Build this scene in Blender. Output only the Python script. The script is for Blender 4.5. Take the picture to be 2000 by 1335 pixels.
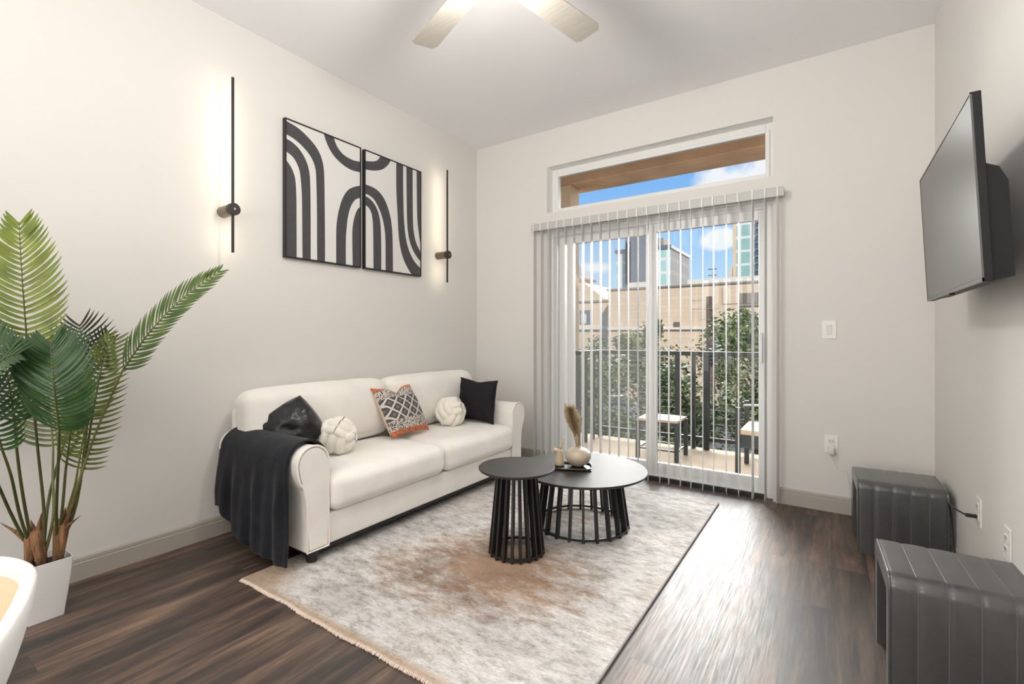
import bpy, bmesh, math, random
from mathutils import Vector, Matrix, noise

PI = math.pi
R = math.radians
scene = bpy.context.scene
for o in list(bpy.data.objects):
    bpy.data.objects.remove(o, do_unlink=True)
C = scene.collection

# ------------------------------------------------------------------ camera
XL, XR, YB, ZC = -2.99, 0.519, 3.806, 3.053      # room planes
cam_d = bpy.data.cameras.new('camera')
cam_d.sensor_width = 36.0
cam_d.lens = 928.0 / 2000.0 * 36.0
cam_d.shift_y = (656.0 - 667.5) / 2000.0
cam_d.clip_start = 0.05
cam_d.clip_end = 600
cam = bpy.data.objects.new('camera', cam_d)
cam.location = (0, 0, 1.165)
cam.rotation_euler = (R(90), 0, R(33.9))
C.objects.link(cam)
scene.camera = cam

# ------------------------------------------------------------------ view + world
scene.view_settings.view_transform = 'Standard'
scene.view_settings.look = 'None'
scene.view_settings.gamma = 1.0
scene.view_settings.use_curve_mapping = False
scene.view_settings.exposure = 0.0
scene.cycles.use_denoising = True
scene.cycles.max_bounces = 10
scene.cycles.diffuse_bounces = 6
scene.cycles.transparent_max_bounces = 24
scene.cycles.sample_clamp_indirect = 6.0
scene.cycles.caustics_reflective = False
scene.cycles.caustics_refractive = False


def N(nt, kind, **kw):
    n = nt.nodes.new(kind)
    for k, v in kw.items():
        if k in n.inputs:
            n.inputs[k].default_value = v
        else:
            setattr(n, k, v)
    return n


def math_node(nt, op, a, b=None, clamp=False):
    n = nt.nodes.new('ShaderNodeMath')
    n.operation = op
    n.use_clamp = clamp
    for i, v in enumerate((a, b)):
        if v is None:
            continue
        if isinstance(v, (int, float)):
            n.inputs[i].default_value = v
        else:
            nt.links.new(v, n.inputs[i])
    return n.outputs[0]


def mixc(nt, fac, a, b, mode='MIX'):
    n = nt.nodes.new('ShaderNodeMix')
    n.data_type = 'RGBA'
    n.blend_type = mode
    for sock, v in ((n.inputs[0], fac), (n.inputs[6], a), (n.inputs[7], b)):
        if isinstance(v, (int, float)):
            sock.default_value = v
        elif isinstance(v, tuple):
            sock.default_value = v if len(v) == 4 else (*v, 1)
        else:
            nt.links.new(v, sock)
    return n.outputs[2]


def ramp(nt, fac, stops):
    n = nt.nodes.new('ShaderNodeValToRGB')
    el = n.color_ramp.elements
    while len(el) < len(stops):
        el.new(0.5)
    for e, (p, c) in zip(el, stops):
        e.position = p
        e.color = c if len(c) == 4 else (*c, 1)
    nt.links.new(fac, n.inputs[0])
    return n.outputs[0]


def build_world():
    w = bpy.data.worlds.new('sky')
    scene.world = w
    w.use_nodes = True
    nt = w.node_tree
    nt.nodes.clear()
    out = nt.nodes.new('ShaderNodeOutputWorld')
    bg = nt.nodes.new('ShaderNodeBackground')
    tc = nt.nodes.new('ShaderNodeTexCoord')
    sep = nt.nodes.new('ShaderNodeSeparateXYZ')
    nt.links.new(tc.outputs['Generated'], sep.inputs[0])
    z = sep.outputs[2]
    sky = ramp(nt, z, [(0.0, (.56, .77, .98)), (.12, (.50, .74, 1.0)), (.30, (.22, .50, .96)), (1.0, (.07, .24, .72))])
    nz = N(nt, 'ShaderNodeTexNoise', Scale=9.0, Detail=6.0, Roughness=.6)
    nt.links.new(tc.outputs['Generated'], nz.inputs['Vector'])
    acc = None
    # small cumulus clouds: direction, half-size
    for d, s, sq in (((-.160, .945, .285), .080, 1.7), ((-.100, .948, .300), .085, 1.5), ((-.181, .967, .186), .042, 1.6),
                     ((-.172, .960, .222), .030, 2.0), ((-.40, .906, .140), .042, 2.4), ((-.28, .94, .165), .022, 2.2),
                     ((.3, .9, .3), .12, 2.), ((-.8, .5, .35), .2, 2.), ((.7, -.5, .5), .3, 1.5)):
        v = N(nt, 'ShaderNodeVectorMath', operation='SUBTRACT')
        nt.links.new(tc.outputs['Generated'], v.inputs[0])
        v.inputs[1].default_value = Vector(d).normalized()
        m = N(nt, 'ShaderNodeVectorMath', operation='MULTIPLY')
        nt.links.new(v.outputs[0], m.inputs[0])
        m.inputs[1].default_value = (1 / s, 1 / s, sq / s)
        l = N(nt, 'ShaderNodeVectorMath', operation='LENGTH')
        nt.links.new(m.outputs[0], l.inputs[0])
        a = math_node(nt, 'SUBTRACT', 1.0, l.outputs['Value'], clamp=True)
        acc = a if acc is None else math_node(nt, 'MAXIMUM', acc, a)
    nn = math_node(nt, 'MULTIPLY', math_node(nt, 'SUBTRACT', nz.outputs['Fac'], .52), 2.6)
    msk = math_node(nt, 'MULTIPLY', math_node(nt, 'ADD', acc, nn), math_node(nt, 'MULTIPLY', acc, 6.0, clamp=True), clamp=True)
    msk = math_node(nt, 'MULTIPLY', msk, 2.2, clamp=True)
    col = mixc(nt, msk, sky, (.93, .95, 1.0))
    below = math_node(nt, 'MULTIPLY', z, -12.0, clamp=True)
    col = mixc(nt, below, col, (.22, .21, .18))
    nt.links.new(col, bg.inputs[0])
    bg.inputs[1].default_value = 1.0
    nt.links.new(bg.outputs[0], out.inputs[0])


build_world()


def light(name, kind, loc, rot, energy, color=(1, 1, 1), **kw):
    d = bpy.data.lights.new(name, kind)
    d.energy = energy
    d.color = color
    for k, v in kw.items():
        setattr(d, k, v)
    o = bpy.data.objects.new(name, d)
    o.location = loc
    o.rotation_euler = rot
    C.objects.link(o)
    return o


def aim(v):
    return Vector(v).to_track_quat('-Z', 'Y').to_euler()


# the sun stands behind the building and lights the town opposite; the bright sky over the town is a wide soft source
light('sun', 'SUN', (0, -10, 30), aim((-.45, .62, -.62)), 4.3, (1.0, .93, .82), angle=R(.6))
light('sky_glow', 'SUN', (0, 20, 10), aim((.22, -1.0, -.26)), 22.0, (1.0, .965, .93), angle=R(60))
# added area lights behind the camera, unseen, to fill the room evenly
light('rear_wall_fill', 'AREA', (-1.0, -3.2, 1.4), aim((.10, 1, .40)), 70, (1, .97, .93), shape='RECTANGLE', size=3.0, size_y=2.2)
light('rear_overhead_fill', 'AREA', (-1.3, -1.4, 3.0), aim((0, 0, -1)), 25, (1, .96, .90), shape='RECTANGLE', size=2.4, size_y=1.6)


light('ceiling_fill', 'AREA', (-.6, -.7, 1.9), aim((.1, .42, 1)), 46, (1, .98, .96), shape='RECTANGLE', size=2.4, size_y=1.2)  # added upward fill that brightens the ceiling, no such lamp in the room


# ------------------------------------------------------------------ materials
def new_mat(name):
    m = bpy.data.materials.new(name)
    m.use_nodes = True
    nt = m.node_tree
    b = nt.nodes['Principled BSDF']
    return m, nt, b


def coords(nt, scale=(1, 1, 1), kind='Object', rot=(0, 0, 0)):
    tc = nt.nodes.new('ShaderNodeTexCoord')
    mp = nt.nodes.new('ShaderNodeMapping')
    mp.inputs['Scale'].default_value = scale
    mp.inputs['Rotation'].default_value = rot
    nt.links.new(tc.outputs[kind], mp.inputs[0])
    return mp.outputs[0]


def bump(nt, b, height, strength=.3, dist=.01):
    n = nt.nodes.new('ShaderNodeBump')
    n.inputs['Strength'].default_value = strength
    n.inputs['Distance'].default_value = dist
    nt.links.new(height, n.inputs['Height'])
    nt.links.new(n.outputs[0], b.inputs['Normal'])
    return n


def simple(name, col, rough=.5, metal=0.0, var=0.0, vscale=8.0, bmp=0.0, bscale=60.0, bdist=.004, spec=.5, sheen=0.0, coat=0.0,
           stretch=(1, 1, 1), trans=0.0):
    m, nt, b = new_mat(name)
    b.inputs['Roughness'].default_value = rough
    b.inputs['Metallic'].default_value = metal
    b.inputs['Specular IOR Level'].default_value = spec
    b.inputs['Sheen Weight'].default_value = sheen
    b.inputs['Coat Weight'].default_value = coat
    b.inputs['Base Color'].default_value = (*col, 1)
    if var:
        nz = N(nt, 'ShaderNodeTexNoise', Scale=vscale, Detail=5.0, Roughness=.6)
        nt.links.new(coords(nt, stretch), nz.inputs['Vector'])
        lo = tuple(c * (1 - var) for c in col)
        hi = tuple(min(1, c * (1 + var)) for c in col)
        nt.links.new(ramp(nt, nz.outputs['Fac'], [(.3, lo), (.7, hi)]), b.inputs['Base Color'])
    if bmp:
        nz = N(nt, 'ShaderNodeTexNoise', Scale=bscale, Detail=4.0)
        nt.links.new(coords(nt, stretch), nz.inputs['Vector'])
        bump(nt, b, nz.outputs['Fac'], bmp, bdist)
    return m


def emit(name, col, s):
    m, nt, b = new_mat(name)
    b.inputs['Base Color'].default_value = (.8, .8, .8, 1)
    b.inputs['Emission Color'].default_value = (*col, 1)
    b.inputs['Emission Strength'].default_value = s
    return m


def make_glass(name, haze=0.0):
    m, nt, b = new_mat(name)
    nt.nodes.remove(b)
    out = nt.nodes['Material Output']
    tr = nt.nodes.new('ShaderNodeBsdfTransparent')
    tr.inputs[0].default_value = (.97, .985, .98, 1)
    gl = nt.nodes.new('ShaderNodeBsdfGlossy')
    gl.inputs['Roughness'].default_value = .02
    fr = nt.nodes.new('ShaderNodeFresnel')
    fr.inputs[0].default_value = 1.25
    mx = nt.nodes.new('ShaderNodeMixShader')
    nt.links.new(fr.outputs[0], mx.inputs[0])
    nt.links.new(tr.outputs[0], mx.inputs[1])
    nt.links.new(gl.outputs[0], mx.inputs[2])
    last = mx.outputs[0]
    if haze:
        df = nt.nodes.new('ShaderNodeBsdfDiffuse')
        df.inputs[0].default_value = (.8, .8, .78, 1)
        m2 = nt.nodes.new('ShaderNodeMixShader')
        m2.inputs[0].default_value = haze
        nt.links.new(last, m2.inputs[1])
        nt.links.new(df.outputs[0], m2.inputs[2])
        last = m2.outputs[0]
    nt.links.new(last, out.inputs[0])
    return m


def make_floor():
    m, nt, b = new_mat('vinyl_planks')
    v = coords(nt, (1, 1, 1), 'Object', (0, 0, R(90)))
    br = N(nt, 'ShaderNodeTexBrick', Scale=1.0)
    br.offset = .37
    br.offset_frequency = 2
    br.inputs['Color1'].default_value = (0, 0, 0, 1)
    br.inputs['Color2'].default_value = (1, 1, 1, 1)
    br.inputs['Mortar'].default_value = (.5, .5, .5, 1)
    br.inputs['Mortar Size'].default_value = .0011
    br.inputs['Brick Width'].default_value = 1.22
    br.inputs['Row Height'].default_value = .152
    nt.links.new(v, br.inputs['Vector'])
    # each plank shifts its own grain
    cb = nt.nodes.new('ShaderNodeCombineXYZ')
    sh = math_node(nt, 'MULTIPLY', br.outputs['Color'], 17.0)
    nt.links.new(sh, cb.inputs[0])
    nt.links.new(sh, cb.inputs[2])
    ad = N(nt, 'ShaderNodeVectorMath', operation='ADD')
    nt.links.new(coords(nt, (15, 1.5, 1)), ad.inputs[0])
    nt.links.new(cb.outputs[0], ad.inputs[1])
    g1 = N(nt, 'ShaderNodeTexNoise', Scale=1.0, Detail=8.0, Roughness=.68, Distortion=.35)
    nt.links.new(ad.outputs[0], g1.inputs['Vector'])
    ad2 = N(nt, 'ShaderNodeVectorMath', operation='ADD')
    nt.links.new(coords(nt, (170, 6, 1)), ad2.inputs[0])
    nt.links.new(cb.outputs[0], ad2.inputs[1])
    g2 = N(nt, 'ShaderNodeTexNoise', Scale=1.0, Detail=4.0, Roughness=.6)
    nt.links.new(ad2.outputs[0], g2.inputs['Vector'])
    base = ramp(nt, g1.outputs['Fac'], [(.33, (.016, .011, .010)), (.46, (.042, .027, .021)), (.56, (.095, .060, .042)), (.70, (.20, .135, .095))])
    pl = ramp(nt, br.outputs['Color'], [(0, (.62, .60, .62)), (1, (1.35, 1.28, 1.2))])
    base = mixc(nt, 1.0, base, pl, 'MULTIPLY')
    fine = ramp(nt, g2.outputs['Fac'], [(.3, (.72, .72, .72)), (.7, (1.25, 1.25, 1.25))])
    base = mixc(nt, .8, base, fine, 'MULTIPLY')
    base = mixc(nt, math_node(nt, 'MULTIPLY', br.outputs['Fac'], .8), base, (.012, .01, .009))
    nt.links.new(base, b.inputs['Base Color'])
    b.inputs['Specular IOR Level'].default_value = 1.0
    nt.links.new(ramp(nt, g2.outputs['Fac'], [(.3, (.42,) * 3), (.7, (.60,) * 3)]), b.inputs['Roughness'])
    h = math_node(nt, 'SUBTRACT', math_node(nt, 'MULTIPLY', g2.outputs['Fac'], .35), br.outputs['Fac'])
    bump(nt, b, h, .22, .002)
    return m


def make_rug():
    m, nt, b = new_mat('distressed_rug')
    v1 = coords(nt, (1.0, 2.2, 1))
    big = N(nt, 'ShaderNodeTexNoise', Scale=1.6, Detail=7.0, Roughness=.68, Distortion=.25)
    nt.links.new(coords(nt, (1, 1.3, 1)), big.inputs['Vector'])
    mid = N(nt, 'ShaderNodeTexNoise', Scale=8.0, Detail=10.0, Roughness=.82, Distortion=.15)
    nt.links.new(v1, mid.inputs['Vector'])
    fine = N(nt, 'ShaderNodeTexNoise', Scale=1.0, Detail=6.0, Roughness=.8)
    nt.links.new(coords(nt, (38, 130, 1)), fine.inputs['Vector'])
    base = ramp(nt, mid.outputs['Fac'], [(.30, (.26, .245, .23)), (.42, (.45, .43, .41)), (.50, (.62, .605, .59)), (.64, (.76, .755, .75))])
    # the rust brown field woven near the side table
    tc = nt.nodes.new('ShaderNodeTexCoord')

    def blob(c, s):
        v = N(nt, 'ShaderNodeVectorMath', operation='SUBTRACT')
        nt.links.new(tc.outputs['Object'], v.inputs[0])
        v.inputs[1].default_value = c
        q = N(nt, 'ShaderNodeVectorMath', operation='MULTIPLY')
        nt.links.new(v.outputs[0], q.inputs[0])
        q.inputs[1].default_value = (1 / s[0], 1 / s[1], 0)
        l = N(nt, 'ShaderNodeVectorMath', operation='LENGTH')
        nt.links.new(q.outputs[0], l.inputs[0])
        return math_node(nt, 'SUBTRACT', 1.0, l.outputs['Value'], clamp=True)
    bl = math_node(nt, 'MAXIMUM', blob((.10, -.42, 0), (.62, .52)), math_node(nt, 'MULTIPLY', blob((.0, .45, 0), (.7, .6)), .25))
    bl = math_node(nt, 'MAXIMUM', bl, math_node(nt, 'MULTIPLY', blob((-.15, -.62, 0), (.5, .35)), .6))
    bf = math_node(nt, 'ADD', math_node(nt, 'MULTIPLY', bl, 1.35), math_node(nt, 'MULTIPLY', math_node(nt, 'SUBTRACT', mid.outputs['Fac'], .52), -3.2))
    bf = math_node(nt, 'MULTIPLY', bf, math_node(nt, 'MULTIPLY', bl, 5.0, clamp=True), clamp=True)
    brown = ramp(nt, big.outputs['Fac'], [(.35, (.27, .17, .11)), (.65, (.43, .27, .17))])
    base = mixc(nt, math_node(nt, 'MULTIPLY', bf, .88), base, brown)
    dk = ramp(nt, big.outputs['Fac'], [(.36, (.74, .73, .72)), (.5, (1, 1, 1)), (.7, (1.06, 1.06, 1.06))])
    base = mixc(nt, 1.0, base, dk, 'MULTIPLY')
    tint = math_node(nt, 'MULTIPLY', math_node(nt, 'SUBTRACT', big.outputs['Fac'], .52), 5.0, clamp=True)
    base = mixc(nt, math_node(nt, 'MULTIPLY', tint, .45), base, (.50, .36, .26))
    # sand coloured selvedge along the short edge and the sofa corner
    sp = nt.nodes.new('ShaderNodeSeparateXYZ')
    nt.links.new(tc.outputs['Object'], sp.inputs[0])
    ed = math_node(nt, 'MULTIPLY', math_node(nt, 'SUBTRACT', -1.135, sp.outputs[1]), 30.0, clamp=True)
    cr = math_node(nt, 'MULTIPLY', blob((-.84, -1.17, 0), (.32, .28)), 2.0, clamp=True)
    ed = math_node(nt, 'MAXIMUM', ed, cr)
    base = mixc(nt, math_node(nt, 'MULTIPLY', ed, .8), base, (.42, .30, .20))
    fi = ramp(nt, fine.outputs['Fac'], [(.34, (.42, .40, .39)), (.46, (.92, .91, .90)), (.75, (1.14, 1.14, 1.14))])
    base = mixc(nt, .85, base, fi, 'MULTIPLY')
    nt.links.new(base, b.inputs['Base Color'])
    b.inputs['Roughness'].default_value = .95
    b.inputs['Specular IOR Level'].default_value = .1
    bump(nt, b, fine.outputs['Fac'], .5, .004)
    return m


def make_kilim():
    # woven cushion front: rust bands top and bottom, speckled grey, white diamonds in the middle
    m, nt, b = new_mat('kilim_weave')
    tc = nt.nodes.new('ShaderNodeTexCoord')
    sp = nt.nodes.new('ShaderNodeSeparateXYZ')
    nt.links.new(tc.outputs['Object'], sp.inputs[0])
    x, y = sp.outputs[0], sp.outputs[1]
    nz = N(nt, 'ShaderNodeTexNoise', Scale=110.0, Detail=2.0)
    nt.links.new(tc.outputs['Object'], nz.inputs['Vector'])
    speck = ramp(nt, nz.outputs['Fac'], [(.44, (.03, .03, .035)), (.50, (.60, .54, .48))])
    # diamonds
    p = .062
    u = math_node(nt, 'ADD', x, y)
    w = math_node(nt, 'SUBTRACT', x, y)

    def tri(s):
        f = math_node(nt, 'FRACT', math_node(nt, 'ADD', math_node(nt, 'DIVIDE', s, p * 1.414), 20.5))
        return math_node(nt, 'ABSOLUTE', math_node(nt, 'SUBTRACT', f, .5))
    dm = math_node(nt, 'MAXIMUM', tri(u), tri(w))
    white = math_node(nt, 'GREATER_THAN', dm, .40)
    inner = math_node(nt, 'LESS_THAN', dm, .16)
    grid = mixc(nt, white, (.075, .078, .09), (.62, .57, .50))
    grid = mixc(nt, inner, grid, (.20, .165, .11))
    inm = math_node(nt, 'LESS_THAN', math_node(nt, 'ABSOLUTE', y), .085)
    col = mixc(nt, inm, speck, grid)
    nz2 = N(nt, 'ShaderNodeTexNoise', Scale=60.0, Detail=2.0)
    nt.links.new(tc.outputs['Object'], nz2.inputs['Vector'])
    rust = ramp(nt, nz2.outputs['Fac'], [(.4, (.50, .10, .035)), (.6, (.62, .24, .12))])
    edge = math_node(nt, 'GREATER_THAN', math_node(nt, 'ABSOLUTE', y), .155)
    col = mixc(nt, edge, col, rust)
    nt.links.new(col, b.inputs['Base Color'])
    b.inputs['Roughness'].default_value = .9
    bump(nt, b, nz.outputs['Fac'], .6, .004)
    return m


def make_leaf(name, c1, c2, rough=.35):
    m, nt, b = new_mat(name)
    nz = N(nt, 'ShaderNodeTexNoise', Scale=14.0, Detail=3.0)
    nt.links.new(coords(nt), nz.inputs['Vector'])
    nt.links.new(ramp(nt, nz.outputs['Fac'], [(.35, c1), (.65, c2)]), b.inputs['Base Color'])
    b.inputs['Roughness'].default_value = rough
    out = nt.nodes['Material Output']
    tl = nt.nodes.new('ShaderNodeBsdfTranslucent')
    tl.inputs[0].default_value = (*[min(1, c * 1.5) for c in c2], 1)
    mx = nt.nodes.new('ShaderNodeMixShader')
    mx.inputs[0].default_value = .22
    nt.links.new(b.outputs[0], mx.inputs[1])
    nt.links.new(tl.outputs[0], mx.inputs[2])
    nt.links.new(mx.outputs[0], out.inputs[0])
    return m


def make_grid(name, frame, pane, px, pz, mx=.18, mz=.18, rough=.75):
    """curtain wall: frame lines over tinted panes, in object metres; facades face -Y or +X"""
    m, nt, b = new_mat(name)
    tc = nt.nodes.new('ShaderNodeTexCoord')
    sp = nt.nodes.new('ShaderNodeSeparateXYZ')
    nt.links.new(tc.outputs['Object'], sp.inputs[0])
    h = math_node(nt, 'ADD', sp.outputs[0], sp.outputs[1])
    fx = math_node(nt, 'FRACT', math_node(nt, 'DIVIDE', math_node(nt, 'ADD', h, 500), px))
    fz = math_node(nt, 'FRACT', math_node(nt, 'DIVIDE', math_node(nt, 'ADD', sp.outputs[2], 500), pz))
    g = math_node(nt, 'MAXIMUM', math_node(nt, 'LESS_THAN', fx, mx), math_node(nt, 'LESS_THAN', fz, mz))
    nz = N(nt, 'ShaderNodeTexNoise', Scale=.3, Detail=2.0)
    nt.links.new(tc.outputs['Object'], nz.inputs['Vector'])
    pc = mixc(nt, nz.outputs['Fac'], pane, tuple(min(1, c * 1.5) for c in pane))
    nt.links.new(mixc(nt, g, pc, frame), b.inputs['Base Color'])
    b.inputs['Roughness'].default_value = rough
    return m


def make_brick():
    m, nt, b = new_mat('buff_brick')
    br = N(nt, 'ShaderNodeTexBrick', Scale=1.0)
    br.inputs['Color1'].default_value = (.68, .51, .36, 1)
    br.inputs['Color2'].default_value = (.74, .56, .40, 1)
    br.inputs['Mortar'].default_value = (.64, .50, .37, 1)
    br.inputs['Mortar Size'].default_value = .03
    br.inputs['Brick Width'].default_value = .8
    br.inputs['Row Height'].default_value = .3
    nt.links.new(coords(nt, (1, 1, 1), 'Object', (R(90), 0, 0)), br.inputs['Vector'])
    nz = N(nt, 'ShaderNodeTexNoise', Scale=.35, Detail=5.0)
    nt.links.new(coords(nt), nz.inputs['Vector'])
    v = ramp(nt, nz.outputs['Fac'], [(.3, (.9, .88, .86)), (.7, (1.08, 1.06, 1.04))])
    nt.links.new(mixc(nt, 1.0, br.outputs['Color'], v, 'MULTIPLY'), b.inputs['Base Color'])
    b.inputs['Roughness'].default_value = .9
    return m


def make_foliage(name, c1, c2):
    m, nt, b = new_mat(name)
    nz = N(nt, 'ShaderNodeTexNoise', Scale=1.6, Detail=4.0)
    nt.links.new(coords(nt), nz.inputs['Vector'])
    nt.links.new(ramp(nt, nz.outputs['Fac'], [(.3, c1), (.7, c2)]), b.inputs['Base Color'])
    b.inputs['Roughness'].default_value = .6
    return m


M = dict(
    wall=simple('wall_paint', (.732, .716, .689), .85, bmp=.08, bscale=220, bdist=.001, spec=.25),
    ceil=simple('ceiling_paint', (.86, .865, .88), .9, bmp=.08, bscale=180, bdist=.001, spec=.2),
    base=simple('baseboard_paint', (.44, .405, .365), .5),
    floor=make_floor(),
    rug=make_rug(),
    fringe=simple('rug_fringe', (.72, .60, .52), .95),
    edgebind=simple('rug_binding', (.30, .29, .31), .9),
    vinyl=simple('white_vinyl_frame', (.80, .80, .79), .35),
    reveal=simple('daylit_window_reveal', (.86, .86, .84), .7),  # whiter than the walls: daylight on the reveals put into the colour
    track=simple('dark_track', (.03, .03, .03), .5),
    glass=make_glass('window_glass'),
    glass_h=make_glass('window_glass_hazy', .10),  # haze of the fixed pane mixed in as a pale diffuse colour
    vane=simple('pvc_vane', (.74, .74, .73), .45, trans=.3),
    headrail=simple('headrail_grey_white', (.50, .505, .49), .45),
    velvet=simple('ivory_velvet', (.86, .83, .785), .85, var=.05, vscale=5, bmp=.12, bscale=260, bdist=.001, spec=.25, sheen=.35),
    velvet_pipe=simple('ivory_piping', (.86, .80, .73), .8, sheen=.2),
    black_leg=simple('black_plastic_leg_and_gap', (.012, .012, .014), .4),
    black_cloth=simple('black_cotton', (.016, .016, .018), .9, bmp=.3, bscale=300, bdist=.002, spec=.2),
    throw=simple('charcoal_fleece_throw', (.016, .017, .022), .97, var=.35, vscale=6, bmp=.5, bscale=180, bdist=.004, spec=.1, sheen=.12),
    leather=simple('black_leather', (.014, .014, .015), .33, bmp=.35, bscale=90, bdist=.003, spec=.45),
    cream_knit=simple('cream_knit', (.84, .80, .72), .9, bmp=.25, bscale=260, bdist=.003, sheen=.3, spec=.2),
    kilim=make_kilim(),
    beige_back=simple('beige_cushion_back', (.62, .52, .41), .9, bmp=.2, bscale=200),
    black_wood=simple('black_stained_wood', (.034, .030, .027), .50, var=.35, vscale=3, stretch=(4, 60, 4), bmp=.5, bscale=6, bdist=.001, spec=.36),
    black_slat=simple('black_slats', (.016, .015, .015), .38),
    vase=simple('cream_glazed_vase', (.52, .44, .34), .32, var=.18, vscale=9),
    pampas=simple('pampas_plume', (.55, .44, .29), .95, var=.25, vscale=30),
    stemd=simple('dry_stem', (.40, .29, .16), .9),
    figure=simple('tan_glazed_figure', (.60, .47, .33), .4, var=.2, vscale=20),
    tray=simple('black_lacquer_tray', (.012, .011, .011), .12, coat=.6),
    pu=simple('charcoal_faux_leather', (.052, .052, .054), .42, var=.10, vscale=40, bmp=.22, bscale=330, bdist=.0015, spec=.9, coat=.5),
    stitch=simple('charcoal_seam', (.13, .13, .135), .4),
    tv_case=simple('tv_black_case', (.011, .011, .011), .5, spec=.3),
    tv_screen=simple('tv_screen', (.024, .023, .022), .34, spec=.7, coat=.25),
    tv_trim=simple('tv_trim', (.12, .12, .12), .3, metal=.7),
    plastic=simple('white_plastic', (.82, .81, .79), .35),
    plastic_g=simple('warm_white_plastic', (.70, .70, .68), .4),
    slot=simple('dark_slot', (.02, .02, .02), .6),
    cable_b=simple('black_cable', (.012, .012, .012), .45),
    bronze=simple('brushed_bronze', (.20, .165, .12), .38, metal=.75),
    rod=simple('dark_metal_rod', (.035, .03, .027), .45, metal=.3),
    led=emit('warm_led_strip', (1, .85, .62), 20),
    dome=emit('fan_lamp_dome', (1, .97, .92), 6),
    blade=simple('brushed_nickel_blade', (.53, .50, .45), .38, metal=.35, var=.08, vscale=4, stretch=(1, 30, 1)),
    nickel=simple('nickel', (.5, .49, .47), .3, metal=.9),
    frame_b=simple('black_picture_frame', (.010, .010, .010), .4),
    art_w=simple('art_off_white', (.72, .71, .69), .55),
    art_d=simple('art_charcoal', (.058, .056, .062), .5, var=.12, vscale=30),
    pot=simple('white_pot', (.80, .80, .80), .3, spec=.5),
    soil=simple('dark_moss', (.03, .025, .015), 1.0, bmp=1.0, bscale=60, bdist=.02),
    husk=simple('palm_husk', (.27, .14, .065), .9, var=.7, vscale=8, stretch=(8, 8, 1), bmp=.8, bscale=30, bdist=.01),
    stem=simple('palm_stem', (.17, .185, .055), .5, var=.3, vscale=8),
    stem_dark=simple('palm_stem_dark', (.075, .085, .022), .5, var=.3, vscale=8),
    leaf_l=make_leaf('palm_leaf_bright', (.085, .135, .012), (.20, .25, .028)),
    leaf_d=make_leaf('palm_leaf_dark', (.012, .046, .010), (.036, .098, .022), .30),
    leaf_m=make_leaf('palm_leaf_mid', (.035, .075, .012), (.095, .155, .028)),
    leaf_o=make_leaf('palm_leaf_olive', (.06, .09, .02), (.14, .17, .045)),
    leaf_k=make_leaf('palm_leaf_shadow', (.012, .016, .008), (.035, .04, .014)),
    chair_shell=simple('white_chair_shell', (.84, .83, .82), .35),
    chair_pad=simple('tan_chair_pad', (.72, .52, .35), .8, bmp=.3, bscale=200),
    concrete=simple('tan_balcony_concrete', (.44, .335, .225), .9, var=.12, vscale=5),
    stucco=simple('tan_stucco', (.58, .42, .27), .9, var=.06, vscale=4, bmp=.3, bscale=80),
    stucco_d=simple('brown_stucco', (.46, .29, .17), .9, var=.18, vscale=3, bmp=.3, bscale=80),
    rail=simple('black_rail_metal', (.018, .02, .02), .5),
    deckwood=simple('tan_outdoor_top', (.56, .41, .28), .7, var=.1, vscale=10),
    outframe=simple('grey_outdoor_frame', (.035, .038, .038), .5),
    alu=simple('pale_aluminium', (.66, .64, .60), .4),
    brick=make_brick(),
    cap=simple('pale_coping', (.72, .65, .55), .8),
    capd=simple('grey_coping', (.30, .26, .22), .8),
    wind=simple('dark_louvre', (.17, .13, .10), .6),
    asphalt=simple('asphalt', (.16, .15, .14), .95, var=.15, vscale=.5),
    carw=simple('white_car_paint', (.82, .82, .80), .2, coat=.6),
    cars=simple('silver_car_paint', (.45, .46, .47), .25, metal=.5, coat=.5),
    carg=simple('car_glass', (.03, .035, .04), .08),
    tyre=simple('tyre', (.015, .015, .015), .8),
    bark=simple('bark', (.10, .07, .045), .95, var=.3, vscale=6),
    polewood=simple('weathered_pole', (.13, .085, .065), .95, var=.25, vscale=3, stretch=(6, 6, 1)),
    fol_a=make_foliage('foliage_green', (.07, .10, .03), (.20, .25, .08)),
    fol_b=make_foliage('foliage_olive', (.10, .11, .04), (.30, .30, .12)),
    fol_c=make_foliage('foliage_dark', (.035, .055, .02), (.12, .16, .05)),
    gridw=make_grid('white_glass_facade', (.70, .70, .64), (.30, .46, .42), 2.4, 3.4, .30, .22),
    gridg=make_grid('grey_side_facade', (.17, .165, .16), (.085, .09, .10), 1.8, 3.4, .4, .3),
    gridt=make_grid('tower_glass_facade', (.66, .68, .64), (.22, .36, .33), 2.3, 3.1, .22, .18),
    slab=simple('blue_grey_slab', (.15, .16, .20), .6, var=.05, vscale=.2),
    roofg=simple('grey_green_roof', (.33, .31, .27), .8),
)


# ------------------------------------------------------------------ geometry helpers
def BM():
    return bmesh.new()


def box(bm, x0, x1, y0, y1, z0, z1, bev=0.0, seg=2):
    g = bmesh.ops.create_cube(bm, size=1.0)
    for v in g['verts']:
        v.co = Vector(((x0 + x1) / 2 + v.co.x * (x1 - x0), (y0 + y1) / 2 + v.co.y * (y1 - y0), (z0 + z1) / 2 + v.co.z * (z1 - z0)))
    if bev:
        es = list({e for v in g['verts'] for e in v.link_edges})
        bmesh.ops.bevel(bm, geom=es, offset=bev, segments=seg, affect='EDGES', profile=.5)
    return bm


def frame_axes(d):
    d = d.normalized()
    up = Vector((0, 0, 1)) if abs(d.z) < .95 else Vector((1, 0, 0))
    a = d.cross(up).normalized()
    return a, a.cross(d).normalized()


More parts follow.
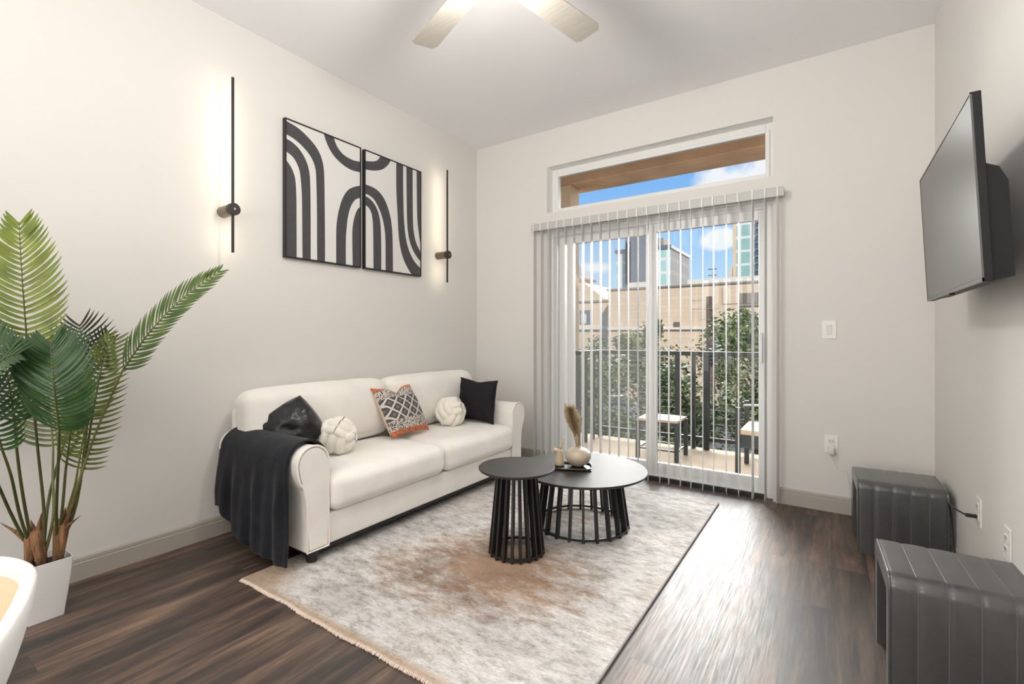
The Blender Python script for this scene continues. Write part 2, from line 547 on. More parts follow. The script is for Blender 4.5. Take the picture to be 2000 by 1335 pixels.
def tube(bm, pts, rad, seg=10, cap=True, flat=1.0):
    pts = [Vector(p) for p in pts]
    n = len(pts)
    if not isinstance(rad, (list, tuple)):
        rad = [rad] * n
    rings = []
    pa = None
    for i, p in enumerate(pts):
        d = (pts[min(i + 1, n - 1)] - pts[max(i - 1, 0)])
        if d.length < 1e-9:
            d = Vector((0, 0, 1))
        if pa is None:
            a, b2 = frame_axes(d)
        else:
            d = d.normalized()
            a = pa - d * pa.dot(d)
            a = a.normalized() if a.length > 1e-6 else frame_axes(d)[0]
            b2 = a.cross(d).normalized()
        pa = a
        rings.append([bm.verts.new(p + (a * math.cos(t) + b2 * math.sin(t) * flat) * rad[i]) for t in [2 * PI * k / seg for k in range(seg)]])
    for i in range(n - 1):
        for k in range(seg):
            bm.faces.new((rings[i][k], rings[i][(k + 1) % seg], rings[i + 1][(k + 1) % seg], rings[i + 1][k]))
    if cap:
        for r in (rings[0], list(reversed(rings[-1]))):
            try:
                bm.faces.new(r)
            except ValueError:
                pass
    return bm


def ring_tube(bm, c, r, rt, seg=48, tseg=8, flat=1.0):
    """closed torus in the XY plane; flat scales its height"""
    rows = []
    for i in range(seg):
        a = 2 * PI * i / seg
        row = []
        for k in range(tseg):
            b2 = 2 * PI * k / tseg + PI / 4
            rr = r + rt * math.cos(b2)
            row.append(bm.verts.new((c[0] + rr * math.cos(a), c[1] + rr * math.sin(a), c[2] + rt * flat * math.sin(b2))))
        rows.append(row)
    for i in range(seg):
        for k in range(tseg):
            bm.faces.new((rows[i][k], rows[(i + 1) % seg][k], rows[(i + 1) % seg][(k + 1) % tseg], rows[i][(k + 1) % tseg]))
    return bm


def lathe(bm, prof, c=(0, 0, 0), seg=40):
    rows = []
    for r, z in prof:
        if r < 1e-6:
            rows.append([bm.verts.new((c[0], c[1], c[2] + z))])
        else:
            rows.append([bm.verts.new((c[0] + r * math.cos(2 * PI * k / seg), c[1] + r * math.sin(2 * PI * k / seg), c[2] + z)) for k in range(seg)])
    for a, b2 in zip(rows, rows[1:]):
        for k in range(seg):
            k2 = (k + 1) % seg
            if len(a) == 1 and len(b2) == 1:
                continue
            if len(a) == 1:
                bm.faces.new((a[0], b2[k2], b2[k]))
            elif len(b2) == 1:
                bm.faces.new((a[k], a[k2], b2[0]))
            else:
                bm.faces.new((a[k], a[k2], b2[k2], b2[k]))
    return bm


def prism(bm, poly, axis, a, b2, bev=0.0):
    """poly = list of 2D points in the two other axes (in xyz order)"""
    def mk(p, t):
        if axis == 'X':
            return (t, p[0], p[1])
        if axis == 'Y':
            return (p[0], t, p[1])
        return (p[0], p[1], t)
    A = [bm.verts.new(mk(p, a)) for p in poly]
    B = [bm.verts.new(mk(p, b2)) for p in poly]
    fs = [bm.faces.new(A), bm.faces.new(list(reversed(B)))]
    n = len(poly)
    for i in range(n):
        bm.faces.new((A[i], B[i], B[(i + 1) % n], A[(i + 1) % n]))
    if bev:
        es = list({e for f in fs for e in f.edges})
        bmesh.ops.bevel(bm, geom=es, offset=bev, segments=2, affect='EDGES')
    return bm


def smooth_poly(pts, n=6, closed=False):
    out = []
    m = len(pts)
    rng = range(m if closed else m - 1)
    for i in rng:
        p0 = Vector(pts[(i - 1) % m] if closed else pts[max(i - 1, 0)])
        p1 = Vector(pts[i])
        p2 = Vector(pts[(i + 1) % m])
        p3 = Vector(pts[(i + 2) % m] if closed else pts[min(i + 2, m - 1)])
        for k in range(n):
            t = k / n
            out.append(.5 * ((2 * p1) + (-p0 + p2) * t + (2 * p0 - 5 * p1 + 4 * p2 - p3) * t * t + (-p0 + 3 * p1 - 3 * p2 + p3) * t ** 3))
    if not closed:
        out.append(Vector(pts[-1]))
    return out


def soft(bm, size, r, bulge=(0, 0, 0), n=14, mat=None, wrinkle=0.0, wscale=6.0, seed=0):
    """upholstery block: rounded box, faces swollen by bulge, centred on the origin, then moved by mat"""
    old = set(bm.verts)
    g = bmesh.ops.create_cube(bm, size=2.0)
    es = list({e for v in g['verts'] for e in v.link_edges})
    bmesh.ops.subdivide_edges(bm, edges=es, cuts=n, use_grid_fill=True)
    vs = [v for v in bm.verts if v not in old]
    hx, hy, hz = (s / 2 for s in size)
    r = min(r, hx, hy, hz)
    for v in vs:
        u = v.co.copy()
        p = Vector((u.x * hx, u.y * hy, u.z * hz))
        q = Vector((max(-hx + r, min(hx - r, p.x)), max(-hy + r, min(hy - r, p.y)), max(-hz + r, min(hz - r, p.z))))
        d = p - q
        if d.length > 1e-9:
            p = q + d.normalized() * r
        p.x += math.copysign(1, u.x) * bulge[0] * (1 - u.y ** 2) * (1 - u.z ** 2) * abs(u.x)
        p.y += math.copysign(1, u.y) * bulge[1] * (1 - u.x ** 2) * (1 - u.z ** 2) * abs(u.y)
        p.z += math.copysign(1, u.z) * bulge[2] * (1 - u.x ** 2) * (1 - u.y ** 2) * abs(u.z)
        if wrinkle:
            k = noise.noise(Vector((p.x * wscale + seed, p.y * wscale, p.z * wscale)))
            p += (p - q * .6).normalized() * k * wrinkle
        v.co = mat @ p if mat else p
    return bm


def pillow(bm, w, h, t, mat, n=22, pinch=.12, wr=.004, seed=0, sag=0.0):
    """square cushion in its local XY plane with pointed corners, thickness along Z; one closed surface"""
    top, bot = {}, {}
    for i in range(n + 1):
        for j in range(n + 1):
            u, v = 2 * i / n - 1, 2 * j / n - 1
            ed = (1 - u ** 4) * (1 - v ** 4)
            th = t / 2 * max(0, (1 - u * u) * (1 - v * v)) ** .42
            x = u * w / 2 * (1 - pinch * (1 - v * v) * abs(u) ** 3)
            y = v * h / 2 * (1 - pinch * (1 - u * u) * abs(v) ** 3)
            y -= sag * max(0, v) * math.exp(-(u * 3) ** 2)
            k = noise.noise(Vector((u * 2.2 + seed, v * 2.2, seed))) * wr + noise.noise(Vector((u * 6 + seed, v * 6, 3 + seed))) * wr * .5
            z = th
            zz = k * min(1, ed * 3)
            a = bm.verts.new(mat @ Vector((x, y, z + zz)))
            top[i, j] = a
            edge = i in (0, n) or j in (0, n)
            bot[i, j] = a if edge else bm.verts.new(mat @ Vector((x, y, -z + zz * .5)))
    for i in range(n):
        for j in range(n):
            bm.faces.new((top[i, j], top[i + 1, j], top[i + 1, j + 1], top[i, j + 1]))
            try:
                bm.faces.new((bot[i, j + 1], bot[i + 1, j + 1], bot[i + 1, j], bot[i, j]))
            except ValueError:
                pass
    return bm


# ------------------------------------------------------------------ object helpers
ROOT = {}


def thing(name, label, cat, loc=(0, 0, 0), rz=0.0, group=None, kind=None):
    o = bpy.data.objects.new(name, None)
    o.empty_display_size = .1
    o.location = loc
    o.rotation_euler = (0, 0, rz)
    C.objects.link(o)
    tag(o, label, cat, group, kind)
    ROOT[o.name] = (Matrix.Translation(Vector(loc)) @ Matrix.Rotation(rz, 4, 'Z')).inverted()
    return o


def tag(o, label=None, cat=None, group=None, kind=None):
    if label:
        o['label'] = label
    if cat:
        o['category'] = cat
    if group:
        o['group'] = group
    if kind:
        o['kind'] = kind
    return o


def obj(name, bm, mat, parent=None, smooth=False, label=None, local=False, norm=True, origin=None, kind=None):
    """bm is in world metres; it is moved into the frame of the thing it belongs to"""
    if parent is not None and not local:
        bmesh.ops.transform(bm, matrix=ROOT[parent.name], verts=bm.verts)
    if origin is not None:
        bmesh.ops.translate(bm, vec=-Vector(origin), verts=bm.verts)
    if norm:
        bmesh.ops.recalc_face_normals(bm, faces=bm.faces)
    me = bpy.data.meshes.new(name)
    bm.to_mesh(me)
    bm.free()
    for m in (mat if isinstance(mat, (list, tuple)) else [mat]):
        me.materials.append(m)
    if smooth:
        for p in me.polygons:
            p.use_smooth = True
        if smooth != 'all':
            me.set_sharp_from_angle(angle=R(38))
    o = bpy.data.objects.new(name, me)
    if origin is not None:
        o.location = origin
    C.objects.link(o)
    if parent is not None:
        o.parent = parent
        ROOT[o.name] = ROOT[parent.name]
    if label:
        o['label'] = label
    if kind:
        o['kind'] = kind
    return o


def struct(name, bm, mat, parent=None, smooth=False):
    o = obj(name, bm, mat, parent, smooth)
    if parent is None:
        o['kind'] = 'structure'
    return o


def dup(root, loc, rz=0.0, label=None, group=None):
    def cp(o, parent):
        c = o.copy()
        C.objects.link(c)
        if parent is not None:
            c.parent = parent
        for ch in [x for x in bpy.data.objects if x.parent == o]:
            cp(ch, c)
        return c
    r = cp(root, None)
    r.location = loc
    r.rotation_euler = (0, 0, rz)
    if label:
        r['label'] = label
    if group:
        r['group'] = group
    ROOT[r.name] = (Matrix.Translation(Vector(loc)) @ Matrix.Rotation(rz, 4, 'Z')).inverted()
    return r


# ================================================================== ROOM SHELL
YR = -3.6
b = BM(); box(b, XL - .15, XR + .15, YR - .15, 4.0, -.15, 0)
struct('floor', b, M['floor'])
b = BM(); box(b, XL - .15, XR + .15, YR - .15, 4.0, ZC, ZC + .15)
struct('ceiling', b, M['ceil'])
b = BM(); box(b, XL - .15, XL, YR, 4.0, 0, ZC)
struct('wall_left', b, M['wall'])
b = BM(); box(b, XR, XR + .15, YR, 4.0, 0, ZC)
struct('wall_right', b, M['wall'])
b = BM(); box(b, XL - .15, XR + .15, YR - .15, YR, 0, ZC)
struct('wall_rear', b, M['wall'])
DX0, DX1, DZ = -2.172, -.340, 2.135            # sliding door opening
TZ0, TZ1 = 2.292, 2.717                        # transom opening
b = BM()
box(b, XL, DX0, YB, 4.0, 0, ZC)
box(b, DX1, XR, YB, 4.0, 0, ZC)
box(b, DX0, DX1, YB, 4.0, DZ, TZ0)
box(b, DX0, DX1, YB, 4.0, TZ1, ZC)
struct('wall_back', b, M['wall'])


def baseboard(name, axis, a, b2, wall, sgn):
    """profiled board with a rounded cap and a groove"""
    prof = [(0, 0), (.016, 0), (.016, .082), (.0125, .085), (.0125, .088), (.014, .090), (.013, .104), (.006, .112), (0, .112)]
    bm = BM()
    poly = [(wall + sgn * p[0], p[1]) for p in prof]
    prism(bm, poly, axis, a, b2)
    struct(name, bm, M['base'])


baseboard('baseboard_left', 'Y', YR, YB - .016, XL, 1)
baseboard('baseboard_right', 'Y', YR, YB - .016, XR, -1)
# prism('Y') polys are (x, z); prism('X') polys are (y, z)
baseboard('baseboard_back_left', 'X', XL, DX0 - .02, YB, -1)
baseboard('baseboard_back_right', 'X', DX1 + .02, XR, YB, -1)


def ring_frame(bm, x0, x1, z0, z1, w, y0, y1, bev=.004, bottom=None, sides=(None, None)):
    """four rails of a rectangular frame in the XZ plane"""
    bt = bottom if bottom is not None else w
    l = sides[0] or w
    r_ = sides[1] or w
    box(bm, x0, x0 + l, y0, y1, z0, z1, bev)
    box(bm, x1 - r_, x1, y0, y1, z0, z1, bev)
    box(bm, x0 + l, x1 - r_, y0, y1, z1 - w, z1, bev)
    box(bm, x0 + l, x1 - r_, y0, y1, z0, z0 + bt, bev)


for k, (z0, z1) in enumerate(((.0, DZ), (TZ0, TZ1))):
    b = BM()
    y0, y1 = YB + .0005, 3.999
    box(b, DX0 - .001, DX0 + .0015, y0, y1, z0, z1)
    box(b, DX1 - .0015, DX1 + .001, y0, y1, z0, z1)
    box(b, DX0, DX1, y0, y1, z1 - .0015, z1 + .001)
    if k:
        box(b, DX0, DX1, y0, y1, z0 - .001, z0 + .0015)
    struct('trim_%d' % (k + 1), b, M['reveal'])
# transom window
w1 = thing('window_1', 'long narrow transom window above the sliding door', 'window', (-1.256, 3.9, TZ0), kind='structure')
b = BM(); ring_frame(b, DX0 + .002, DX1 - .002, TZ0 + .002, TZ1 - .002, .055, 3.905, 3.975)
ring_frame(b, DX0 + .045, DX1 - .030, TZ0 + .012, TZ1 - .05, .028, 3.89, 3.93)
obj('window_frame', b, M['vinyl'], w1)
b = BM(); box(b, DX0 + .07, DX1 - .05, 3.935, 3.941, TZ0 + .03, TZ1 - .07)
obj('glass', b, M['glass'], w1)

# sliding patio door
d1 = thing('door_1', 'white framed sliding glass patio door to the balcony', 'door', (-1.256, 3.88, 0), kind='structure')
b = BM(); ring_frame(b, DX0 + .002, DX1 - .002, .002, DZ - .002, .05, 3.85, 3.99, bottom=.035, sides=(.04, .04))
obj('door_frame', b, M['vinyl'], d1)
b = BM(); box(b, DX0 + .05, DX1 - .05, 3.830, 3.862, .002, .030)
obj('threshold', b, M['track'], d1)
b = BM(); ring_frame(b, DX0 + .045, -1.215, .038, 2.085, .075, 3.925, 3.965, bottom=.085, sides=(.16, .06))
fp = obj('fixed_panel', b, M['vinyl'], d1)
b = BM(); box(b, DX0 + .20, -1.27, 3.942, 3.948, .12, 2.015)
obj('glass', b, M['glass_h'], fp)
b = BM(); ring_frame(b, -1.272, DX1 - .045, .036, 2.085, .075, 3.872, 3.912, bottom=.10, sides=(.09, .055))
sp_ = obj('sliding_panel', b, M['vinyl'], d1)
b = BM(); box(b, -1.185, -.430, 3.889, 3.895, .13, 2.015)
obj('glass', b, M['glass'], sp_)
b = BM(); box(b, -.432, -.412, 3.835, 3.872, .97, 1.19, .005)
obj('handle', b, M['vinyl'], sp_)


# ================================================================== BLINDS
bl = thing('vertical_blinds', 'white vertical blinds turned open across the sliding patio door', 'blinds', (-1.25, 3.74, 0))
b = BM()
box(b, -2.285, -.268, 3.725, 3.775, 2.125, 2.183, .003)
box(b, -2.285, -.268, 3.712, 3.724, 2.122, 2.187, .001)
obj('headrail', b, M['headrail'], bl)
for x in (-2.18, -1.25, -.35):
    b = BM(); box(b, x - .02, x + .02, 3.74, YB, 2.17, 2.19, .002)
    obj('bracket', b, M['vinyl'], bl)
vx = [-2.250, -2.175, -2.095, -2.008, -1.932, -1.852, -1.77, -1.689, -1.606, -1.524, -1.444, -1.362, -1.282, -1.2, -1.107, -1.04, -.952, -.874, -.79,
      -.712, -.626, -.545, -.463, -.384, -.312]
rnd = random.Random(4)
for i, x in enumerate(vx):
    b = BM()
    ang = R(-12 + rnd.uniform(-2.5, 2.5))
    if i == len(vx) - 1:
        ang = R(8)
    elif i >= len(vx) - 3:
        ang = R(3)
    x += .0445 * math.sin(ang)
    cy = 3.742
    n = 6
    zt, zb = 2.128, .022
    cols = []
    for k in range(n + 1):
        t = k / n - .5
        dy = t * .089
        dx = .004 * (1 - (2 * t) ** 2)
        X = x + dx * math.cos(ang) + dy * math.sin(ang)
        Y = cy + dy * math.cos(ang)
        cols.append((X, Y))
    for s in (0, 1):
        pass
    th = .0009
    A = [[b.verts.new((X + sx * th, Y, z)) for (X, Y) in cols] for sx in (-1, 1) for z in (zb, zt)]
    for k in range(n):
        b.faces.new((A[0][k], A[0][k + 1], A[1][k + 1], A[1][k]))
        b.faces.new((A[2][k + 1], A[2][k], A[3][k], A[3][k + 1]))
        b.faces.new((A[0][k + 1], A[0][k], A[2][k], A[2][k + 1]))
        b.faces.new((A[1][k], A[1][k + 1], A[3][k + 1], A[3][k]))
    for k in (0, n):
        b.faces.new((A[0][k], A[1][k], A[3][k], A[2][k]))
    # the valance insert in front of the headrail, over the vane
    box(b, x - .006, x + .006, 3.706, 3.711, 2.120, 2.189, .001, 1)
    obj('vane', b, M['vane'], bl, smooth=True)

# ================================================================== CEILING FAN
fc = Vector((-1.207, 1.634, 0))
fan = thing('ceiling_fan', 'ceiling fan with brushed metal blades and a glowing round lamp', 'ceiling fan', (fc.x, fc.y, ZC))
b = BM(); lathe(b, [(0, ZC), (.07, ZC), (.068, ZC - .03), (.03, ZC - .055), (0, ZC - .055)], (fc.x, fc.y, 0))
obj('canopy', b, M['nickel'], fan, smooth=True)
b = BM(); tube(b, [(fc.x, fc.y, ZC - .05), (fc.x, fc.y, 2.84)], .013, 16)
obj('downrod', b, M['nickel'], fan, smooth=True)
b = BM(); lathe(b, [(0, 2.86), (.05, 2.855), (.095, 2.82), (.105, 2.77), (.10, 2.725), (.095, 2.712), (0, 2.712)], (fc.x, fc.y, 0))
obj('motor_housing', b, M['nickel'], fan, smooth=True)
b = BM(); lathe(b, [(.094, 2.711), (.098, 2.69), (.092, 2.668), (.07, 2.652), (.035, 2.645), (0, 2.644)], (fc.x, fc.y, 0))
obj('lamp_dome', b, M['dome'], fan, smooth=True)
light('fan_lamp', 'POINT', (fc.x, fc.y, 2.58), (0, 0, 0), 40, (1, .95, .88), shadow_soft_size=.09)
for k, a in enumerate((159.0, 77.0, -13.0, 249.0)):
    b = BM()
    a = R(a)
    rad, tan = Vector((math.cos(a), math.sin(a), 0)), Vector((-math.sin(a), math.cos(a), 0))
    ps = []
    pit = R(-9)
    r0, r1, w0, w1_ = .11, .69, .125, .150
    outl = [(r0, -w0 / 2), (r1 - .03, -w1_ / 2), (r1, -w1_ / 2 + .02), (r1 - .012, w1_ / 2 - .02), (r1 - .03, w1_ / 2), (r0, w0 / 2)]
    for zz in (0, .007):
        ps.append([b.verts.new(fc + rad * q[0] + tan * q[1] * math.cos(pit) + Vector((0, 0, 2.742 + q[1] * math.sin(pit) + zz))) for q in outl])
    b.faces.new(ps[0]); b.faces.new(list(reversed(ps[1])))
    for i in range(6):
        b.faces.new((ps[0][i], ps[1][i], ps[1][(i + 1) % 6], ps[0][(i + 1) % 6]))
    obj('blade', b, M['blade'], fan)


# ================================================================== WALL LIGHTS
def sconce(y, label):
    x0 = XL + .125
    t = thing('wall_light', label, 'wall light', (XL, y, 1.9), group='linear wall lights beside the pictures')
    b = BM(); box(b, x0 - .009, x0 + .002, y - .0065, y + .0065, 1.647, 2.658, .001)
    obj('rod', b, M['rod'], t)
    b = BM(); box(b, x0 - .0098, x0 - .0091, y - .005, y + .005, 1.652, 2.653)
    obj('light_strip', b, M['led'], t, label='warm glowing strip')
    b = BM(); tube(b, [(XL + .001, y, 1.896), (x0 - .012, y, 1.896)], .032, 28)
    obj('mount_barrel', b, M['bronze'], t, smooth=True)
    b = BM(); tube(b, [(x0 - .012, y, 1.896), (x0 + .016, y, 1.896), (x0 + .019, y, 1.896)], [.035, .035, .032], 28)
    kn = obj('knob', b, M['rod'], t, smooth=True)
    b = BM(); tube(b, [(x0 + .019, y, 1.896), (x0 + .0215, y, 1.896)], .006, 12)
    obj('screw', b, M['nickel'], kn, smooth=True)


sconce(1.378, 'slim black bar wall light left of the framed prints, nearest the palm')
sconce(3.225, 'slim black bar wall light right of the framed prints, nearest the room corner')

# ================================================================== FRAMED PRINTS
S4 = 540.0 / 1602.0


def wall_pt(u, v):
    """point of the framed prints as read off the picture plane on the left wall -> (y, z)"""
    f, a = 928.0, R(33.9)
    px, py = 400 + u * S4, 130 + v * S4
    k = (px - 1000) / f
    rx = -math.sin(a) + math.cos(a) * k
    ry = math.cos(a) + math.sin(a) * k
    t = (-2.96) / rx
    return (ry * t, 1.165 + (656 - py) / f * t)


def resample(pts, n):
    L = [0.0]
    for a, c in zip(pts, pts[1:]):
        L.append(L[-1] + (c - a).length)
    out, k = [], 0
    for q in range(n + 1):
        d = L[-1] * q / n
        while k < len(pts) - 2 and L[k + 1] < d:
            k += 1
        f = (d - L[k]) / max(1e-9, L[k + 1] - L[k])
        out.append(pts[k].lerp(pts[k + 1], min(1, max(0, f))))
    return out


def band(o, i):
    return [resample(smooth_poly([(*wall_pt(*p), 0) for p in q], 8), 60) for q in (o, i)]


def picture(name, y0, y1, z0, z1, bands, label):
    t = thing(name, label, 'picture', (XL, (y0 + y1) / 2, z0), group='abstract prints on the left wall')
    b = BM()
    fw = .010
    xo, xi = XL + .032, XL + .001
    box(b, xi, xo, y0, y0 + fw, z0, z1, .001)
    box(b, xi, xo, y1 - fw, y1, z0, z1, .001)
    box(b, xi, xo, y0 + fw, y1 - fw, z1 - fw, z1, .001)
    box(b, xi, xo, y0 + fw, y1 - fw, z0, z0 + fw, .001)
    obj('picture_frame', b, M['frame_b'], t)
    b = BM()
    box(b, XL + .004, XL + .0285, y0 + fw, y1 - fw, z0 + fw, z1 - fw)
    for f in b.faces:
        f.material_index = 0
    c = .002
    for oo, ii in bands:
        rows_ = []
        for pa, pb in zip(oo, ii):
            rows_.append([b.verts.new((XL + .0291, min(max(p[0], y0 + fw), y1 - fw), min(max(p[1], z0 + fw), z1 - fw))) for p in (pa, pb)])
        for a, c2 in zip(rows_, rows_[1:]):
            f = b.faces.new((a[0], a[1], c2[1], c2[0]))
            f.material_index = 1
    obj('print', b, [M['art_w'], M['art_d']], t, norm=False)


picture('framed_print', 1.748, 2.353, 1.681, 2.594, [
    band([(440, 300), (470, 313), (540, 355), (600, 410), (650, 472), (680, 540), (692, 620), (695, 800), (697, 1000), (697, 1150)],
         [(440, 378), (470, 390), (520, 420), (570, 465), (615, 522), (640, 585), (646, 650), (650, 800), (651, 1000), (652, 1150)]),
    band([(440, 402), (470, 415), (510, 440), (550, 480), (585, 540), (605, 605), (612, 700), (614, 900), (614, 1150)],
         [(440, 470), (470, 490), (505, 517), (530, 553), (550, 605), (558, 670), (563, 750), (565, 900), (567, 1150)]),
    band([(440, 515), (470, 540), (490, 565), (510, 602), (525, 655), (531, 750), (532, 900), (533, 1150)],
         [(440, 560), (440, 700), (440, 900), (440, 1150)]),
    band([(680, 340), (690, 388), (703, 430), (725, 480), (760, 530), (810, 575), (860, 602), (925, 617)],
         [(745, 360), (750, 412), (757, 440), (775, 475), (805, 510), (845, 535), (875, 546), (925, 553)]),
    band([(925, 688), (903, 690), (870, 695), (830, 715), (800, 760), (780, 820), (768, 880), (762, 960), (762, 1160)],
         [(925, 760), (903, 761), (880, 766), (860, 785), (843, 820), (830, 870), (823, 930), (818, 1000), (818, 1170)]),
    band([(925, 800), (903, 812), (885, 827), (868, 870), (857, 930), (855, 1000), (858, 1180)],
         [(925, 850), (925, 1000), (925, 1180)]),
], 'print of charcoal arches in black frame, left of the pair nearer the palm')
picture('framed_print', 2.385, 2.990, 1.681, 2.594, [
    band([(905, 585), (930, 595), (980, 602), (1020, 598), (1045, 585), (1065, 565), (1078, 541), (1084, 520)],
         [(905, 537), (930, 545), (965, 549), (990, 547), (1005, 538), (1017, 518), (1022, 490)]),
    band([(905, 676), (930, 682), (960, 692), (1000, 715), (1035, 757), (1060, 812), (1078, 880), (1087, 960), (1090, 1080), (1091, 1240)],
         [(905, 728), (930, 735), (960, 750), (985, 775), (1010, 822), (1030, 880), (1042, 940), (1047, 1000), (1048, 1100), (1048, 1240)]),
    band([(905, 738), (932, 750), (960, 768), (990, 807), (1010, 860), (1020, 930), (1023, 1050), (1023, 1240)],
         [(905, 790), (932, 803), (950, 817), (965, 845), (973, 890), (976, 950), (977, 1060), (978, 1240)]),
    band([(1110, 520), (1110, 700), (1117, 850), (1122, 950), (1129, 1020), (1141, 1080), (1160, 1135), (1190, 1190), (1225, 1240), (1310, 1270)],
         [(1150, 530), (1150, 700), (1153, 850), (1160, 950), (1171, 1020), (1190, 1080), (1217, 1130), (1255, 1170), (1300, 1190)]),
    band([(1168, 540), (1170, 750), (1173, 900), (1178, 960), (1190, 1020), (1210, 1070), (1235, 1110), (1256, 1130), (1300, 1150)],
         [(1205, 550), (1205, 750), (1207, 900), (1212, 960), (1222, 1010), (1240, 1053), (1258, 1080), (1300, 1100)]),
    band([(1227, 560), (1229, 750), (1232, 880), (1240, 960), (1252, 1035), (1270, 1080)],
         [(1300, 560), (1300, 900), (1300, 1080)]),
], 'print of charcoal arches and lines in black frame, right of the pair nearer the window')

# ================================================================== SOFA
sofa = thing('sofa', 'ivory velvet two-cushion sofa with rolled arms against the left wall', 'sofa', (-2.55, 2.36, 0))
XF, XBK = -2.150, -2.945


def arm_profile(s):
    """(y, z) of a scroll arm; s = -1 near arm (outer side towards -Y), +1 far arm"""
    if s < 0:
        yi, yo, yr = 1.508, 1.388, 1.334
        T = lambda q: q
    else:
        yi, yo, yr = 3.212, 3.332, 3.386
    d = -s
    ymid = (yi + yr) / 2
    rr = abs(yi - yr) / 2
    zc = .615 - rr
    pts = [(yi, .088), (yi, .30), (yi, zc)]
    for k in range(1, 12):
        a = PI * k / 12
        pts.append((ymid + d * rr * math.cos(a), zc + rr * math.sin(a)))
    pts += [(yr, zc), (yr - d * -.004, zc - .045), (yr + d * .016, zc - .085), (yo - d * .012, zc - .125), (yo, zc - .17), (yo, .25), (yo, .088)]
    return pts


for s in (-1, 1):
    prof = arm_profile(s)
    b = BM(); prism(b, prof, 'X', XBK, XF, bev=.010)
    a_ = obj('arm', b, M['velvet'], sofa, smooth=True)
    b = BM()
    pp = [(XF - .004, p[0] + (.0) , p[1]) for p in prof]
    tube(b, pp + [pp[0]], .0055, 8)
    obj('piping', b, M['velvet_pipe'], a_, smooth=True)
# seat deck, front rail and frame
b = BM()
box(b, XBK, XF - .012, 1.509, 3.211, .088, .246, .012, 3)
obj('front_rail', b, M['velvet'], sofa, smooth=True)
b = BM(); box(b, XBK + .05, XF - .05, 1.42, 3.30, .052, .0875)
obj('gap_shade_strip', b, M['black_leg'], sofa)  # dark strip standing in for the shaded gap beneath the sofa
b = BM(); box(b, XBK, -2.80, 1.40, 3.32, .0885, .74, .03, 4)
obj('back_frame', b, M['velvet'], sofa, smooth=True)
for y0, y1 in ((1.512, 2.386), (2.390, 3.209)):
    b = BM()
    mt = Matrix.Translation((-2.44, (y0 + y1) / 2, .347))
    soft(b, (.64, y1 - y0, .195), .062, (.012, .0, .018), 18, mt, .003, 5)
    obj('seat_cushion', b, M['velvet'], sofa, smooth='all')
for y0, y1, sd in ((1.375, 2.40, 1), (2.405, 3.40, 7)):
    b = BM()
    mt = Matrix.Translation((-2.775, (y0 + y1) / 2, .655)) @ Matrix.Rotation(R(-9), 4, 'Y')
    soft(b, (.215, y1 - y0, .40), .085, (.035, .0, .012), 20, mt, .006, 5, sd)
    # the cushion is cut away below the arm line on the outside
    obj('back_cushion', b, M['velvet'], sofa, smooth='all')
for x in (-2.215, -2.88):
    for y in (1.452, 3.268):
        b = BM(); tube(b, [(x, y, .0135), (x, y, .090)], [.027, .035], 24)
        obj('leg', b, M['black_leg'], sofa, smooth=True)

# throw over the near arm
b = BM()
nu, nv = 48, 70
ymid, rr, zc = (1.508 + 1.334) / 2, .087, .528
rnd = random.Random(2)
grid = []
for i in range(nu + 1):
    u = i / nu                                   # 0 at the back, 1 at the front
    X = -2.865 + u * (.665)
    # hem of the outer side
    if u < .08:
        zh = .215
    else:
        zh = .195 - .145 * min(1, ((u - .08) / .38)) ** .8 - .006 * math.sin(u * 9)
    zin = .47 + .03 * math.sin(u * 5) - .02 * (u > .8) * (u - .8) * 10
    off = .014
    L1 = zc - zin
    L2 = PI * (rr + off)
    L3 = zc - zh
    LT = L1 + L2 + L3
    row = []
    for j in range(nv + 1):
        s_ = j / nv * LT
        if s_ < L1:
            p = Vector((X, 1.508 + off * .5, zin + s_))
        elif s_ < L1 + L2:
            a = (s_ - L1) / (rr + off)
            p = Vector((X, ymid + (rr + off) * math.cos(a), zc + (rr + off) * math.sin(a)))
        else:
            dwn = s_ - L1 - L2
            fold = min(1, dwn / .22)
            fy = .010 * math.sin(u * 22 + .6 * math.sin(dwn * 6)) + .006 * math.sin(u * 41 + 2 + dwn * 3)
            p = Vector((X + .028 * math.sin(dwn * 5) * (u - .5), ymid - (rr + off) - .004 - fold * (fy + .014) * 1.0, zc - dwn))
            # the outer flap hangs forward a little at the bottom
            p.x += -.05 * (dwn / .45) * max(0, (.25 - u)) * 0 + .02 * dwn * u
        k = noise.noise(Vector((X * 7, s_ * 7, 1))) * .006
        if L1 < s_ < L1 + L2:
            p.z += abs(k) * 1.2
        else:
            p.y -= abs(k)
        row.append(b.verts.new(p))
    grid.append(row)
for i in range(nu):
    for j in range(nv):
        b.faces.new((grid[i][j], grid[i + 1][j], grid[i + 1][j + 1], grid[i][j + 1]))
th = obj('throw_blanket', b, M['throw'], None, smooth='all', origin=(-2.55, 1.40, .62))
md = th.modifiers.new('thick', 'SOLIDIFY'); md.thickness = .010; md.offset = 1
tag(th, 'black fleece throw hanging over the near arm of the sofa', 'throw')


def put(loc, x_axis, y_axis):
    """matrix whose local x, y run along the given world directions"""
    x = Vector(x_axis).normalized()
    y = Vector(y_axis)
    y = (y - x * y.dot(x)).normalized()
    z = x.cross(y)
    m = Matrix((x, y, z)).transposed().to_4x4()
    m.translation = Vector(loc)
    return m


def place(o, m):
    o.matrix_world = m
    return o


def pillow_obj(name, w, h, t, mat, m, label, cat='cushion', **kw):
    b = BM(); pillow(b, w, h, t, Matrix.Identity(4), **kw)
    o = obj(name, b, mat, None, smooth='all')
    place(o, m)
    tag(o, label, cat)
    return o


